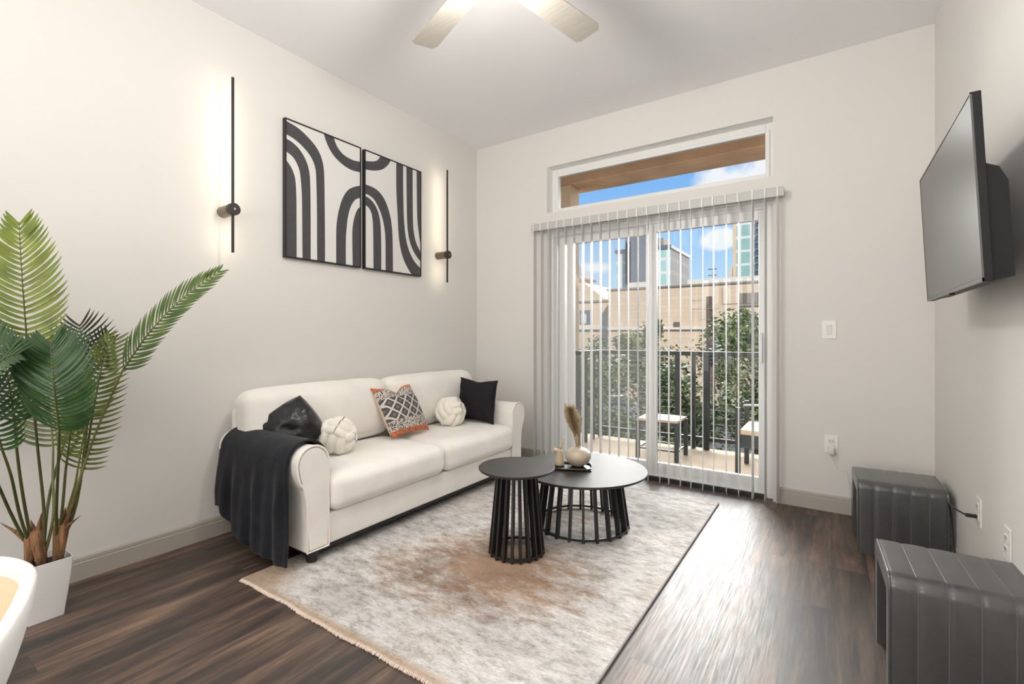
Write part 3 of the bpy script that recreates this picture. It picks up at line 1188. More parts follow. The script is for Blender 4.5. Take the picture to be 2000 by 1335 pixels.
# black leather cushion on the near arm side
pillow_obj('throw_pillow', .265, .275, .20, M['leather'], put((-2.62, 1.590, .632), (.506, .334, -.81), (.12, .62, .75)),
           'black leather cushion slumped in the sofa corner behind the throw', pinch=-.10, wr=.018, seed=5)
# black cotton cushion by the far arm
pillow_obj('throw_pillow', .385, .36, .13, M['black_cloth'], put((-2.448, 3.118, .632), (1, .04, -.03), (-.02, .13, 1)),
           'square black cotton cushion leaning on the far sofa arm', pinch=.10, wr=.008, seed=2, sag=.012)
# kilim cushion: woven front, plain back
mk = put((-2.575, 2.395, .635), (-.05, 1, .0), (-.53, .0, .85))
b = BM(); pillow(b, .385, .39, .15, Matrix.Identity(4), pinch=.10, wr=.008, seed=8, sag=.055)
b.faces.ensure_lookup_table()
bmesh.ops.recalc_face_normals(b, faces=b.faces)
for f in b.faces:
    f.material_index = 0 if f.calc_center_median().z > 0.004 or f.normal.z > .2 else 1
kp = obj('throw_pillow', b, [M['kilim'], M['beige_back']], None, smooth='all')
place(kp, mk)
tag(kp, 'patterned woven cushion with rust bands and white diamonds on the sofa', 'cushion')


def knot_ball(loc, r, rot, label):
    """a ball of three interlaced padded cords: bands of parallel tubes round the sphere"""
    m = Matrix.Translation(loc) @ rot.to_matrix().to_4x4()
    bm = BM()
    tr = r * .275
    for ax in range(3):
        for k in (-1, 0, 1):
            pts = []
            off = k * tr * 1.66
            for i in range(49):
                a = 2 * PI * i / 48
                # weave: each band dives under the next one where they cross
                wv = 1.0 + .17 * math.cos(2 * a)
                rad = math.sqrt(max(0, (r * .76) ** 2 - (off * .8) ** 2)) * wv
                q = (rad * math.cos(a), rad * math.sin(a), off)
                q = (q, (q[2], q[0], q[1]), (q[1], q[2], q[0]))[ax]
                pts.append(m @ Vector(q))
            tube(bm, pts, tr, 10, cap=False)
    bmesh.ops.remove_doubles(bm, verts=bm.verts, dist=1e-5)
    o = obj('knot_pillow', bm, M['cream_knit'], None, smooth='all', origin=loc)
    tag(o, label, 'cushion', 'cream knotted ball cushions on the sofa')


from mathutils import Euler
knot_ball(Vector((-2.475, 1.795, .563)), .103, Euler((.5, .35, .6)), 'cream knotted ball cushion beside the leather cushion, nearest the throw')
knot_ball(Vector((-2.50, 2.85, .568)), .108, Euler((.9, .2, 1.5)), 'cream knotted ball cushion in front of the square black cushion')

# ================================================================== RUG
RX0, RX1, RY0, RY1 = -2.335, -.648, 1.165, 3.53
rc = Vector(((RX0 + RX1) / 2, (RY0 + RY1) / 2, 0))
rug = thing('rug', 'distressed white and grey rug with rust brown patches under the tables', 'rug', (rc.x, rc.y, 0))
b = BM()
n1, n2 = 60, 80
hx, hy = (RX1 - RX0) / 2, (RY1 - RY0) / 2
vv = [[None] * (n2 + 1) for _ in range(n1 + 1)]
for i in range(n1 + 1):
    for j in range(n2 + 1):
        x = -hx + 2 * hx * i / n1
        y = -hy + 2 * hy * j / n2
        wob = .003 * math.sin(x * 9) + .0025 * math.sin(x * 23)
        yy = y + (wob if j == 0 else wob * (1 - j / n2) * .5)
        vv[i][j] = b.verts.new((x, yy, .011 + .0006 * noise.noise(Vector((x * 3, y * 3, 0)))))
for i in range(n1):
    for j in range(n2):
        b.faces.new((vv[i][j], vv[i + 1][j], vv[i + 1][j + 1], vv[i][j + 1]))
ext = bmesh.ops.extrude_face_region(b, geom=list(b.faces))
for v in ext['geom']:
    if isinstance(v, bmesh.types.BMVert):
        v.co.z = .001
rp = obj('rug_pile', b, M['rug'], rug, local=True)
b = BM()
for i in range(230):
    t = (i + .5) / 230
    x = -hx + 2 * hx * t
    y = -hy + .003 * math.sin(x * 9) + .0025 * math.sin(x * 23)
    l = .009 + .005 * rnd.random()
    tube(b, [(x, y + .004, .008), (x + rnd.uniform(-.002, .002), y - l, .003)], [.0042, .003], 5)
obj('fringe', b, M['fringe'], rug, local=True, kind='stuff', label='pale fringed short edge')
b = BM(); box(b, hx - .004, hx + .004, -hy, hy, .001, .0125, .002)
obj('bound_edge', b, M['edgebind'], rug, local=True, label='dark bound long edge')


# ================================================================== TABLES
def slat_table(name, c, rt, h, rb, rl, n, label, group, rot=0.0):
    z0 = .0125
    t = thing(name, label, 'table', (c[0], c[1], z0), rot, group)
    hh = h - z0
    b = BM(); lathe(b, [(0, hh - .017), (rt - .012, hh - .017), (rt - .004, hh - .013), (rt, hh - .006), (rt, hh - .002), (rt - .002, hh), (0, hh)], seg=96)
    obj('tabletop', b, M['black_wood'], t, smooth=True, local=True)
    b = BM(); ring_tube(b, (0, 0, hh - .03), rl, .010, 64, 4, 1.0)
    obj('upper_ring', b, M['black_slat'], t, local=True)
    b = BM(); ring_tube(b, (0, 0, .016), rb - .012, .009, 64, 4, 1.0)
    obj('base_ring', b, M['black_slat'], t, local=True)
    for k in range(n):
        a = 2 * PI * k / n
        ca, sa = math.cos(a), math.sin(a)
        b = BM()
        w, dpt = .0135, .032
        lo, hi = [], []
        for (rr_, zz, L) in ((rb, 0, lo), (rl + .012, hh - .017, hi)):
            for (dr, dt) in ((0, -w / 2), (0, w / 2), (-dpt, w / 2), (-dpt, -w / 2)):
                q = rr_ + dr
                L.append(b.verts.new((ca * q - sa * dt, sa * q + ca * dt, zz)))
        b.faces.new(lo); b.faces.new(list(reversed(hi)))
        for i in range(4):
            b.faces.new((lo[i], hi[i], hi[(i + 1) % 4], lo[(i + 1) % 4]))
        bmesh.ops.bevel(b, geom=list(b.edges), offset=.0015, segments=1, affect='EDGES')
        obj('slat', b, M['black_slat'], t, local=True)
    return t


slat_table('side_table', (-1.400, 2.128), .204, .468, .152, .098, 20,
           'tall small round black side table with slatted flared base on the rug', None, .1)
slat_table('coffee_table', (-1.272, 2.661), .391, .359, .287, .228, 22,
           'low wide round black coffee table with slatted base holding the vase tray', None, .05)

# tray, vase, pampas, rabbit figure
TT = .359
tc_ = Vector((-1.312, 2.622, TT))
tray = thing('tray', 'small black lacquer tray on the coffee table under the vase', 'tray', tuple(tc_), R(24))
b = BM(); soft(b, (.225, .15, .008), .004, n=6, mat=Matrix.Translation((0, 0, .0045)))
obj('tray_base', b, M['tray'], tray, smooth='all', local=True)
b = BM()
pp = []
for k in range(40):
    a = 2 * PI * k / 40
    e = .35
    pp.append((.11 * math.copysign(abs(math.cos(a)) ** e, math.cos(a)), .074 * math.copysign(abs(math.sin(a)) ** e, math.sin(a)), .010))
tube(b, pp + [pp[0]], .0045, 8, flat=1.6)
obj('rim', b, M['tray'], tray, smooth='all', local=True)

vc = Vector((-1.292, 2.650, TT + .0095))
vase = thing('vase', 'squat round cream vase on the black tray', 'vase', tuple(vc))
vase.scale = (1.22, 1.22, 1.22)
b = BM(); lathe(b, [(0, 0), (.026, 0), (.032, .003), (.052, .018), (.063, .038), (.065, .054), (.060, .070), (.047, .084), (.026, .091), (.017, .093),
                    (.0175, .097), (.015, .098), (.013, .092), (.014, .07), (0, .06)], seg=48)
obj('vase_body', b, M['vase'], vase, smooth=True, local=True)

pam = thing('pampas_grass', 'dried beige pampas plume standing in the round vase', 'dried grass', (vc.x, vc.y, vc.z + .085))
pam.scale = (1.5, 1.5, 1.12)
rp_ = random.Random(11)
b = BM()
for k in range(7):
    dx, dy = rp_.uniform(-.03, .01), rp_.uniform(-.01, .01)
    tube(b, [(rp_.uniform(-.006, .006), rp_.uniform(-.006, .006), 0), (dx * .6, dy, .09), (dx * 1.3, dy * 1.5, .19)], .0014, 5)
obj('stem', b, M['stemd'], pam, local=True)
b = BM()
for k in range(2200):
    t = rp_.random()
    z0 = .075 + .15 * t
    lean = -.055 * (z0 - .04) / .17
    ang = rp_.uniform(0, 2 * PI)
    wd = .010 + .026 * math.sin(min(1, t * 1.05) * PI * .8)
    base = Vector((lean * .75, lean * -.15, z0))
    d = Vector((math.cos(ang) * wd, math.sin(ang) * wd, rp_.uniform(.018, .045)))
    e = base + d * rp_.uniform(.6, 1.1)
    s_ = Vector((-math.sin(ang), math.cos(ang), 0)) * .0009
    mid = base + d * .5 + Vector((math.cos(ang), math.sin(ang), 0)) * .003
    A = [b.verts.new(base - s_), b.verts.new(base + s_), b.verts.new(mid + s_), b.verts.new(e), b.verts.new(mid - s_)]
    b.faces.new(A)
for k in range(260):
    t = rp_.random()
    z0 = .03 + .1 * t
    lean = -.055 * (z0 - .04) / .17
    ang = rp_.uniform(0, 2 * PI)
    base = Vector((lean * .5, 0, z0))
    e = base + Vector((math.cos(ang) * .008 - .006, math.sin(ang) * .008, .07))
    s_ = Vector((-math.sin(ang), math.cos(ang), 0)) * .0011
    b.faces.new([b.verts.new(base - s_), b.verts.new(base + s_), b.verts.new(e)])
obj('plume', b, M['pampas'], pam, local=True, norm=False, kind='stuff')

fg = Vector((-1.392, 2.598, TT + .0095))
rab = thing('figurine', 'small tan animal figurine with tall ears on the tray beside the vase', 'figurine', tuple(fg), R(20))
rab.scale = (1.3, 1.3, 1.42)
b = BM()
lathe(b, [(0, 0), (.020, 0), (.0225, .006), (.020, .022), (.016, .038), (.014, .050), (.0145, .060), (.012, .068), (0, .072)], seg=24)
obj('body', b, M['figure'], rab, smooth='all', local=True)
b = BM(); tube(b, [(.006, 0, .062), (.010, .002, .085), (.016, .002, .108), (.022, .0, .122)], [.006, .008, .006, .002], 10, flat=.6)
tube(b, [(-.002, .006, .062), (.002, .010, .08), (.003, .014, .10), (.008, .014, .112)], [.005, .007, .005, .002], 10, flat=.6)
obj('ear', b, M['figure'], rab, smooth='all', local=True)
b = BM(); tube(b, [(-.008, 0, .058), (-.022, 0, .066), (-.032, 0, .068)], [.010, .009, .003], 12)
tube(b, [(-.022, 0, .068), (-.034, .004, .078)], [.003, .001], 6)
obj('head', b, M['figure'], rab, smooth='all', local=True)


# ================================================================== OTTOMANS
def ottoman_part(w, d, h):
    """waterfall bench: inverted U running along Y, six padded channels across X; local origin on the floor at its centre"""
    th = .058
    prof = []
    r = .045
    def arc(cy, cz, rr, a0, a1, n=6):
        return [(cy + rr * math.cos(R(a0 + (a1 - a0) * k / n)), cz + rr * math.sin(R(a0 + (a1 - a0) * k / n))) for k in range(n + 1)]
    prof += [(-d / 2, 0), (-d / 2, h * .3), (-d / 2, h * .6)]
    prof += arc(-d / 2 + r, h - r, r, 180, 90)
    prof += [(-d / 6, h), (d / 6, h)]
    prof += arc(d / 2 - r, h - r, r, 90, 0)
    prof += [(d / 2, h * .6), (d / 2, h * .3), (d / 2, 0)]
    inner = [(d / 2 - th, 0), (d / 2 - th, h - th - .01), (-d / 2 + th, h - th - .01), (-d / 2 + th, 0)]
    full = prof + inner
    no = len(prof)
    nch = 5
    xs = []
    cw = w / nch
    for c in range(nch):
        for k in range(8):
            xs.append((c, k / 8))
    xs.append((nch - 1, 1.0))
    bm = BM()
    rows = []
    for (c, t) in xs:
        X = -w / 2 + (c + t) * cw
        gr = math.sin(PI * t) ** .25 if 0 < t < 1 else 0.0
        outer_end = (c == 0 and t == 0) or (c == nch - 1 and t == 1.0)
        ins = .0030 * (1 - gr)
        if outer_end:
            ins = .006
        row = []
        for i, (y, z) in enumerate(full):
            if i < no:
                # pull in towards the middle of the wall of the U
                cy, cz = max(-d / 2 + th, min(d / 2 - th, y)), min(h - th, z)
                v = Vector((0, y - cy, z - cz))
                if v.length > 1e-6:
                    v = v.normalized() * ins
                row.append(bm.verts.new((X, y - v.y, max(0, z - v.z))))
            else:
                row.append(bm.verts.new((X, y, z)))
        rows.append(row)
    n = len(full)
    for a, b2 in zip(rows, rows[1:]):
        for i in range(n):
            j = (i + 1) % n
            bm.faces.new((a[i], b2[i], b2[j], a[j]))
    bm.faces.new(list(reversed(rows[0])))
    bm.faces.new(rows[-1])
    # end roll piping
    return bm, prof, th


def ottoman(label, loc, rz):
    w, d, h = .372, .365, .388
    t = thing('ottoman', label, 'ottoman', loc, rz, 'charcoal channelled ottomans by the right wall')
    bm, prof, th = ottoman_part(w, d, h)
    obj('cover', bm, M['pu'], t, smooth=True, local=True)
    for sx in (-1, 1):
        bm = BM(); tube(bm, [(sx * (w / 2 - .003), p[0] * .985, max(.004, p[1] - .004)) for p in prof], .0045, 8)
        obj('edge_piping', bm, M['pu'], t, smooth=True, local=True)
    bm = BM()
    for c in range(1, 5):
        X = -w / 2 + c * w / 5
        tube(bm, [(X, p[0] * .984, max(.003, p[1] - .0035)) for p in prof], .0016, 6)
    obj('seam', bm, M['stitch'], t, smooth=True, local=True)
    return t


o1 = ottoman('charcoal faux leather ottoman farther off, near the right corner of the room', (.297, 3.358, 0), R(2))
o2 = dup(o1, (.335, 2.160, 0), R(2), 'charcoal faux leather ottoman nearest the camera at the bottom right')

# ================================================================== TV
TVB = R(2.8)
tvm = Matrix.Translation((.352, 2.375, 1.60)) @ Matrix.Rotation(R(0), 4, 'Z') @ Matrix.Rotation(-TVB, 4, 'Y')
tv = thing('television', 'large black flat screen television tilted on the right wall', 'television', (.40, 2.375, 1.32))
W2, H2 = .475, .278


def tvbox(x0, x1, y0, y1, z0, z1, bev=.002):
    b = BM(); box(b, x0, x1, y0, y1, z0, z1, bev)
    bmesh.ops.transform(b, matrix=tvm, verts=b.verts)
    return b


obj('screen', tvbox(-.0015, .002, -W2 + .008, W2 - .008, -H2 + .014, H2 - .008, 0), M['tv_screen'], tv)
b = tvbox(.0, .022, -W2, W2, -H2, H2, .002)
obj('case', b, M['tv_case'], tv)
b = BM()
for a in ((-.003, .003, -W2, W2, -H2, -H2 + .013), (-.003, .003, -W2, W2, H2 - .006, H2), (-.003, .003, -W2, -W2 + .006, -H2, H2), (-.003, .003, W2 - .006, W2, -H2, H2)):
    bb = BM(); box(bb, *a, .001)
    bmesh.ops.transform(bb, matrix=tvm, verts=bb.verts)
    me = bpy.data.meshes.new('t'); bb.to_mesh(me); bb.free(); b.from_mesh(me); bpy.data.meshes.remove(me)
obj('bezel', b, M['tv_trim'], tv)
b = BM(); prism(b, [(.02, -H2 + .004), (.072, -H2 + .012), (.072, .01), (.055, .055), (.02, .075)], 'Y', -W2 + .03, W2 - .03)
bmesh.ops.transform(b, matrix=tvm, verts=b.verts)
obj('rear_housing', b, M['tv_case'], tv)
b = BM(); box(b, .435, XR - .018, 2.42, 2.60, 1.45, 1.72, .004)
box(b, XR - .02, XR, 2.38, 2.66, 1.47, 1.49)
box(b, XR - .02, XR, 2.38, 2.66, 1.70, 1.72)
obj('wall_mount', b, M['tv_case'], tv)
b = tvbox(-.006, .010, -.03, .03, -H2 - .008, -H2 + .001, .002)
obj('sensor_tab', b, M['tv_case'], tv)


# ================================================================== ELECTRICAL
def plate(axis, c, w=.075, h=.118):
    """wall plate lying on the back wall (axis 'Y') or on the right wall (axis 'X')"""
    b = BM()
    if axis == 'Y':
        box(b, c[0] - w / 2, c[0] + w / 2, YB - .006, YB, c[2] - h / 2, c[2] + h / 2, .002)
    else:
        box(b, XR - .006, XR, c[1] - w / 2, c[1] + w / 2, c[2] - h / 2, c[2] + h / 2, .002)
    return b


sw = thing('light_switch', 'white rocker light switch on the back wall', 'light switch', (-.012, YB, 1.208))
obj('plate', plate('Y', (-.012, 0, 1.208), .08, .122), M['plastic'], sw)
b = BM(); box(b, -.028, .004, YB - .010, YB - .0055, 1.176, 1.240, .002)
obj('rocker', b, M['plastic_g'], sw)


def outlet(axis, c, label):
    t = thing('wall_outlet', label, 'outlet', c)
    obj('plate', plate(axis, c), M['plastic'], t)
    for dz in (-.02, .02):
        b = BM()
        if axis == 'Y':
            box(b, c[0] - .017, c[0] + .017, YB - .009, YB - .0055, c[2] + dz - .015, c[2] + dz + .015, .003)
        else:
            box(b, XR - .009, XR - .0055, c[1] - .017, c[1] + .017, c[2] + dz - .015, c[2] + dz + .015, .003)
        soc = obj('socket', b, M['plastic_g'], t)
        b = BM()
        for q in (-.007, .007):
            if axis == 'Y':
                box(b, c[0] + q - .0012, c[0] + q + .0012, YB - .0096, YB - .0088, c[2] + dz - .002, c[2] + dz + .008)
            else:
                box(b, XR - .0096, XR - .0088, c[1] + q - .0012, c[1] + q + .0012, c[2] + dz - .002, c[2] + dz + .008)
        obj('slot', b, M['slot'], soc)
    return t


outlet('Y', (.0, YB, .447), 'white double outlet on the back wall with the charger in it')
outlet('X', (XR, 2.760, .425), 'white double outlet on the right wall with the black plug in it')
outlet('X', (XR, 2.365, .432), 'empty white double outlet low on the right wall, nearest the camera')
ch = thing('phone_charger', 'small white charger with thin cord in the back wall outlet', 'charger', (.002, YB - .03, .41))
b = BM(); box(b, -.016, .018, YB - .048, YB - .010, .385, .437, .006, 3)
obj('adapter', b, M['plastic_g'], ch, smooth=True)
b = BM(); tube(b, smooth_poly([(.002, YB - .03, .385), (.008, YB - .022, .35), (.03, YB - .012, .30), (.042, YB - .008, .285), (.078, YB - .006, .283), (.086, YB - .006, .25),
                                (.098, YB - .018, .19), (.104, YB - .022, .10), (.10, YB - .03, .004)], 6), .0013, 6)
obj('cord', b, M['plastic_g'], ch, smooth='all')
pc = thing('power_cord', 'black power plug and cord curving from the right wall outlet', 'cord', (XR - .02, 2.755, .40))
b = BM(); box(b, XR - .046, XR - .010, 2.748, 2.764, .398, .412, .003)
obj('plug', b, M['cable_b'], pc)
b = BM(); tube(b, smooth_poly([(XR - .044, 2.756, .405), (XR - .07, 2.80, .412), (XR - .075, 2.90, .405), (XR - .06, 3.00, .37), (XR - .045, 3.03, .30), (XR - .04, 3.02, .20),
                                (XR - .035, 2.98, .10), (XR - .03, 2.90, .012), (XR - .03, 2.7, .006), (XR - .03, 2.3, .006)], 8), .0035, 8)
obj('cord', b, M['cable_b'], pc, smooth='all')


# ================================================================== PALM
def cw(u, v, w):
    """point read off the photograph at forward distance w, in room metres (used only to lay out the fronds of the palm)"""
    a = R(33.9)
    r_ = (u - 1000) / 928 * w
    return Vector((-math.sin(a) * w + math.cos(a) * r_, math.cos(a) * w + math.sin(a) * r_, 1.165 + (656 - v) / 928 * w))


pc0 = Vector((-2.725, .553, 0))
palm = thing('potted_palm', 'tall artificial palm in a small square white pot by the left wall', 'potted plant', tuple(pc0))
b = BM()
lev = [(.055, 0), (.058, .03), (.066, .10), (.073, .17), (.078, .24)]
rows = []
for hw, z in lev + [(.0755, .2405), (.0715, .205)]:
    rr = min(.006, hw * .1)
    row = []
    for cx, cy, a0 in ((1, 1, 0), (-1, 1, 90), (-1, -1, 180), (1, -1, 270)):
        for k in range(4):
            a = R(a0 + 30 * k)
            row.append(b.verts.new((pc0.x + cx * (hw - rr) + rr * math.cos(a), pc0.y + cy * (hw - rr) + rr * math.sin(a), z)))
    rows.append(row)
for a, c in zip(rows, rows[1:]):
    for k in range(16):
        b.faces.new((a[k], a[(k + 1) % 16], c[(k + 1) % 16], c[k]))
b.faces.new(list(reversed(rows[0])))
b.faces.new(rows[-1])
obj('pot', b, M['pot'], palm, smooth=True)
b = BM(); box(b, pc0.x - .069, pc0.x + .069, pc0.y - .069, pc0.y + .069, .2055, .216, .004)
obj('soil', b, M['soil'], palm)

rl = random.Random(21)


def frond(stem, rach, n, length, mat, nrm, ang=(62, 25), curl=.5, width=.011, left=1.0, right=1.0, droop=.15, base_fac=.75, tip_fac=.35, seed=0):
    rr = random.Random(seed)
    sp = smooth_poly([cw(*p) for p in stem + [rach[0]]], 5)
    rp2 = smooth_poly([cw(*p) for p in rach], 10)
    b = BM()
    full = sp + rp2[1:]
    ns, nr = len(sp), len(rp2)
    rad = [.0062 - .0026 * i / ns for i in range(ns)] + [.0038 * (1 - .8 * i / nr) for i in range(1, nr)]
    tube(b, full, rad, 8)
    st = b
    b = BM()
    lens = [0]
    for i in range(1, len(rp2)):
        lens.append(lens[-1] + (rp2[i] - rp2[i - 1]).length)
    tot = lens[-1]

    def at(t):
        d = t * tot
        for i in range(1, len(rp2)):
            if lens[i] >= d - 1e-9:
                f = (d - lens[i - 1]) / max(1e-9, lens[i] - lens[i - 1])
                return rp2[i - 1].lerp(rp2[i], f), (rp2[i] - rp2[i - 1]).normalized()
        return rp2[-1], (rp2[-1] - rp2[-2]).normalized()
    nv = Vector(nrm).normalized()
    for k in range(n):
        t = (k + .3) / n
        prof = (base_fac + (1 - base_fac) * min(1, t / .3)) if t < .3 else 1 - (1 - tip_fac) * max(0, (t - .45) / .55) ** 1.6
        for sgn, sc in ((1, right), (-1, left)):
            if sc <= 0:
                continue
            p, tg = at(min(.995, t + rr.uniform(-.003, .003)))
            side = (tg.cross(nv)).normalized() * sgn
            up = side.cross(tg).normalized()
            if up.dot(nv) < 0:
                up = -up
            a0 = R(min(96, ang[0] + 16 + (ang[1] - ang[0]) * t ** 1.4 + rr.uniform(-2, 2)))
            L = length * prof * sc * rr.uniform(.95, 1.04)
            seg = 6
            pos = p.copy()
            pts = []
            roll = rr.uniform(-.15, .25)
            for s in range(seg + 1):
                q = s / seg
                aa = a0 * (1 - (curl + .12) * q)
                d = tg * math.cos(aa) + side * math.sin(aa) - up * (droop * q * 1.6) - Vector((0, 0, 1)) * droop * q * .5
                d.normalize()
                wv = width * (.55 + .45 * math.sin(min(1, q * 2.2) * PI / 2)) * (1 - max(0, (q - .45) / .55) ** 1.8) + .0006
                across = d.cross(up).normalized()
                across = (across * math.cos(roll) + up * math.sin(roll)).normalized()
                pts.append((pos.copy(), across * wv * .5, up * wv * .16))
                pos += d * (L / seg)
            prev = None
            for (c, ac, u_) in pts:
                cur = (b.verts.new(c - ac), b.verts.new(c + u_ * -1), b.verts.new(c + ac))
                if prev:
                    b.faces.new((prev[0], prev[1], cur[1], cur[0]))
                    b.faces.new((prev[1], prev[2], cur[2], cur[1]))
                prev = cur
    o = obj('frond', b, M[mat], palm, smooth='all', norm=False)
    obj('stem', st, M['stem_dark' if mat in ('leaf_d', 'leaf_k', 'leaf_l') else 'stem'], o, smooth='all')
    return o


TOC = (.5, -.55, .35)      # towards the photographer's side of the room
H1, H2_, H3 = (68, 1090, 1.97), (84, 1095, 1.96), (112, 1075, 1.99)
frond([H2_, (86, 1000, 1.95), (72, 860, 1.92)], [(60, 720, 1.87), (52, 655, 1.85), (43, 540, 1.84), (37, 432, 1.88)], 28, .185, 'leaf_l', TOC, (66, 24), .45, .0165,
      droop=.05, base_fac=.8, tip_fac=.42, seed=1)
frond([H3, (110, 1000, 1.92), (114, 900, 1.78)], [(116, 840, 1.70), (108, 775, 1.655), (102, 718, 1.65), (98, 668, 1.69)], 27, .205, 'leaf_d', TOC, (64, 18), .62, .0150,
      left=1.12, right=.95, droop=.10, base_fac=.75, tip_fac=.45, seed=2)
frond([H3, (140, 985, 1.99), (185, 850, 1.96)], [(240, 722, 1.93), (290, 651, 1.92), (345, 592, 1.92), (395, 553, 1.93), (431, 528, 1.95)], 30, .118, 'leaf_m', (.3, -.9, .1),
      (36, 18), .35, .0115, droop=.03, base_fac=1.1, tip_fac=.35, seed=3)
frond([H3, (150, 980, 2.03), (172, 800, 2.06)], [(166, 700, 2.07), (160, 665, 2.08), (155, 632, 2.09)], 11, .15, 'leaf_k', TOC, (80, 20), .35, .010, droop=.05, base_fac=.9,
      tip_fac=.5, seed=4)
frond([H3, (128, 1010, 2.0), (146, 950, 1.99)], [(152, 915, 1.98), (166, 840, 1.97), (181, 775, 1.98), (200, 715, 2.0), (222, 660, 2.03)], 27, .150, 'leaf_o', TOC, (72, 34), .30,
      .0105, left=.85, right=1.0, droop=.05, base_fac=.75, tip_fac=.5, seed=5)
frond([H2_, (104, 1010, 1.99), (103, 930, 2.02)], [(104, 872, 2.05), (97, 800, 2.06), (90, 730, 2.08), (84, 670, 2.1)], 22, .19, 'leaf_o', TOC, (64, 28), .5, .014, droop=.06, base_fac=.95,
      seed=6)
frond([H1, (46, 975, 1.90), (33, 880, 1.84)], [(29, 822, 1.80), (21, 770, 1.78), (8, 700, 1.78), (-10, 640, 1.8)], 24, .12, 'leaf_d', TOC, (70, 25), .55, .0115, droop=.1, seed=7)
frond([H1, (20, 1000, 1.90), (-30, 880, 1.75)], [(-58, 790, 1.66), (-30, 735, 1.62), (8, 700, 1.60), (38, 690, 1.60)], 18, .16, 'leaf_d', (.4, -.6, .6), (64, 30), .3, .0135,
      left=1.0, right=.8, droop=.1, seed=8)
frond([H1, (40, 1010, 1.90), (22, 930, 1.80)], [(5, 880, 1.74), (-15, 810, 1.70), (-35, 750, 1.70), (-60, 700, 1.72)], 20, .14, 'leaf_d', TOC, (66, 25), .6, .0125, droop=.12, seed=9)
frond([H3, (138, 1000, 2.02), (165, 900, 2.03)], [(180, 815, 2.03), (192, 750, 2.03), (203, 695, 2.04), (212, 655, 2.06)], 18, .10, 'leaf_l', TOC, (62, 25), .4, .010, droop=.05, seed=10)
frond([H3, (122, 990, 1.96), (128, 920, 1.95)], [(132, 890, 1.94), (137, 850, 1.93), (140, 815, 1.94)], 10, .075, 'leaf_l', TOC, (70, 40), .3, .011, droop=.05, seed=11)
frond([H2_, (98, 960, 2.03), (150, 790, 2.10)], [(172, 735, 2.11), (192, 690, 2.12), (212, 650, 2.13)], 12, .12, 'leaf_k', TOC, (70, 30), .3, .010, droop=.05, seed=12)

for base, top, spikes, r0, r1 in (((56, 1112, 1.955), (62, 1050, 1.955), [(0, 1020, 1.95), (22, 1030, 1.95), (76, 1030, 1.96)], .013, .024),
                          ((84, 1108, 1.96), (72, 1045, 1.95), [(60, 1015, 1.95), (82, 1000, 1.96), (92, 1040, 1.96)], .016, .024),
                          ((112, 1092, 1.98), (120, 1030, 1.985), [(128, 990, 1.98), (158, 1006, 1.98), (148, 972, 1.985), (112, 1010, 1.99)], .016, .027)):
    p0, p1 = cw(*base), cw(*top)
    p0.z = .21
    b = BM()
    mid = p0.lerp(p1, .5)
    tube(b, [p0, mid, p1, p1 + Vector((0, 0, .02))], [r0, (r0 + r1) / 2, r1, r1 * .8], 12)
    for s in spikes:
        q = cw(*s)
        ctr = p1.lerp(q, .45) - Vector((0, 0, .008))
        tube(b, smooth_poly([mid.lerp(p1, .6), ctr, q], 5), [.018, .016, .014, .013, .012, .010, .008, .006, .004, .0025, .0008], 7, flat=.5)
    obj('husk', b, M['husk'], palm, smooth='all')


# ================================================================== TUB CHAIR (bottom left corner)
cx0 = cw(-307, 1300, .88)
chc = Vector((cx0.x, cx0.y, 0))
chair = thing('tub_chair', 'white tub chair with tan lining, cut off at the lower left corner', 'chair', tuple(chc))
b = BM()
pad = BM()
na = 56
R0 = .255
rowsO, rowsI, rowsP = [], [], []
a_open = R(-50)                                   # the seat opens towards the camera
for i in range(na + 1):
    t = i / na * 2 - 1
    a = a_open + PI + t * R(98)
    top = .632 - .10 * (max(0, abs(t) - .55) / .45) ** 1.6
    ca, sa = math.cos(a), math.sin(a)
    O, P_ = [], []
    for q in range(9):
        z = .40 + (top - .40) * q / 8
        ro = R0 - .055 * (1 - q / 8) ** 1.5
        O.append(b.verts.new((chc.x + ca * ro, chc.y + sa * ro, z)))
    # rolled rim
    for q in range(1, 6):
        th2 = PI * q / 6
        O.append(b.verts.new((chc.x + ca * (R0 - .013 + .013 * math.cos(th2)), chc.y + sa * (R0 - .013 + .013 * math.cos(th2)), top + .013 * math.sin(th2))))
    for q in range(9):
        z = top - (top - .40) * q / 8
        ro = R0 - .026 - .055 * (q / 8) ** 1.5
        O.append(b.verts.new((chc.x + ca * ro, chc.y + sa * ro, z)))
    rowsO.append(O)
    for q in range(9):
        z = top - .022 - (top - .44) * q / 8
        ro = R0 - .030 - .016 * math.sin(PI * min(1, q / 4) / 2) - .05 * (q / 8) ** 1.5
        P_.append(pad.verts.new((chc.x + ca * ro, chc.y + sa * ro, z)))
    for q in range(8, -1, -1):
        z = top - .022 - (top - .44) * q / 8
        ro = R0 - .0275 - .05 * (q / 8) ** 1.5
        P_.append(pad.verts.new((chc.x + ca * ro, chc.y + sa * ro, z)))
    rowsP.append(P_)
for bm_, rows in ((b, rowsO), (pad, rowsP)):
    n = len(rows[0])
    for A, B in zip(rows, rows[1:]):
        for k in range(n):
            bm_.faces.new((A[k], A[(k + 1) % n], B[(k + 1) % n], B[k]))
    bm_.faces.new(rows[0]); bm_.faces.new(list(reversed(rows[-1])))
obj('shell', b, M['chair_shell'], chair, smooth='all')
obj('lining', pad, M['chair_pad'], chair, smooth='all')
b = BM(); lathe(b, [(0, .385), (.18, .385), (.197, .40), (.20, .43), (.195, .455), (.17, .468), (0, .472)], tuple(chc))
obj('seat', b, M['chair_pad'], chair, smooth=True)
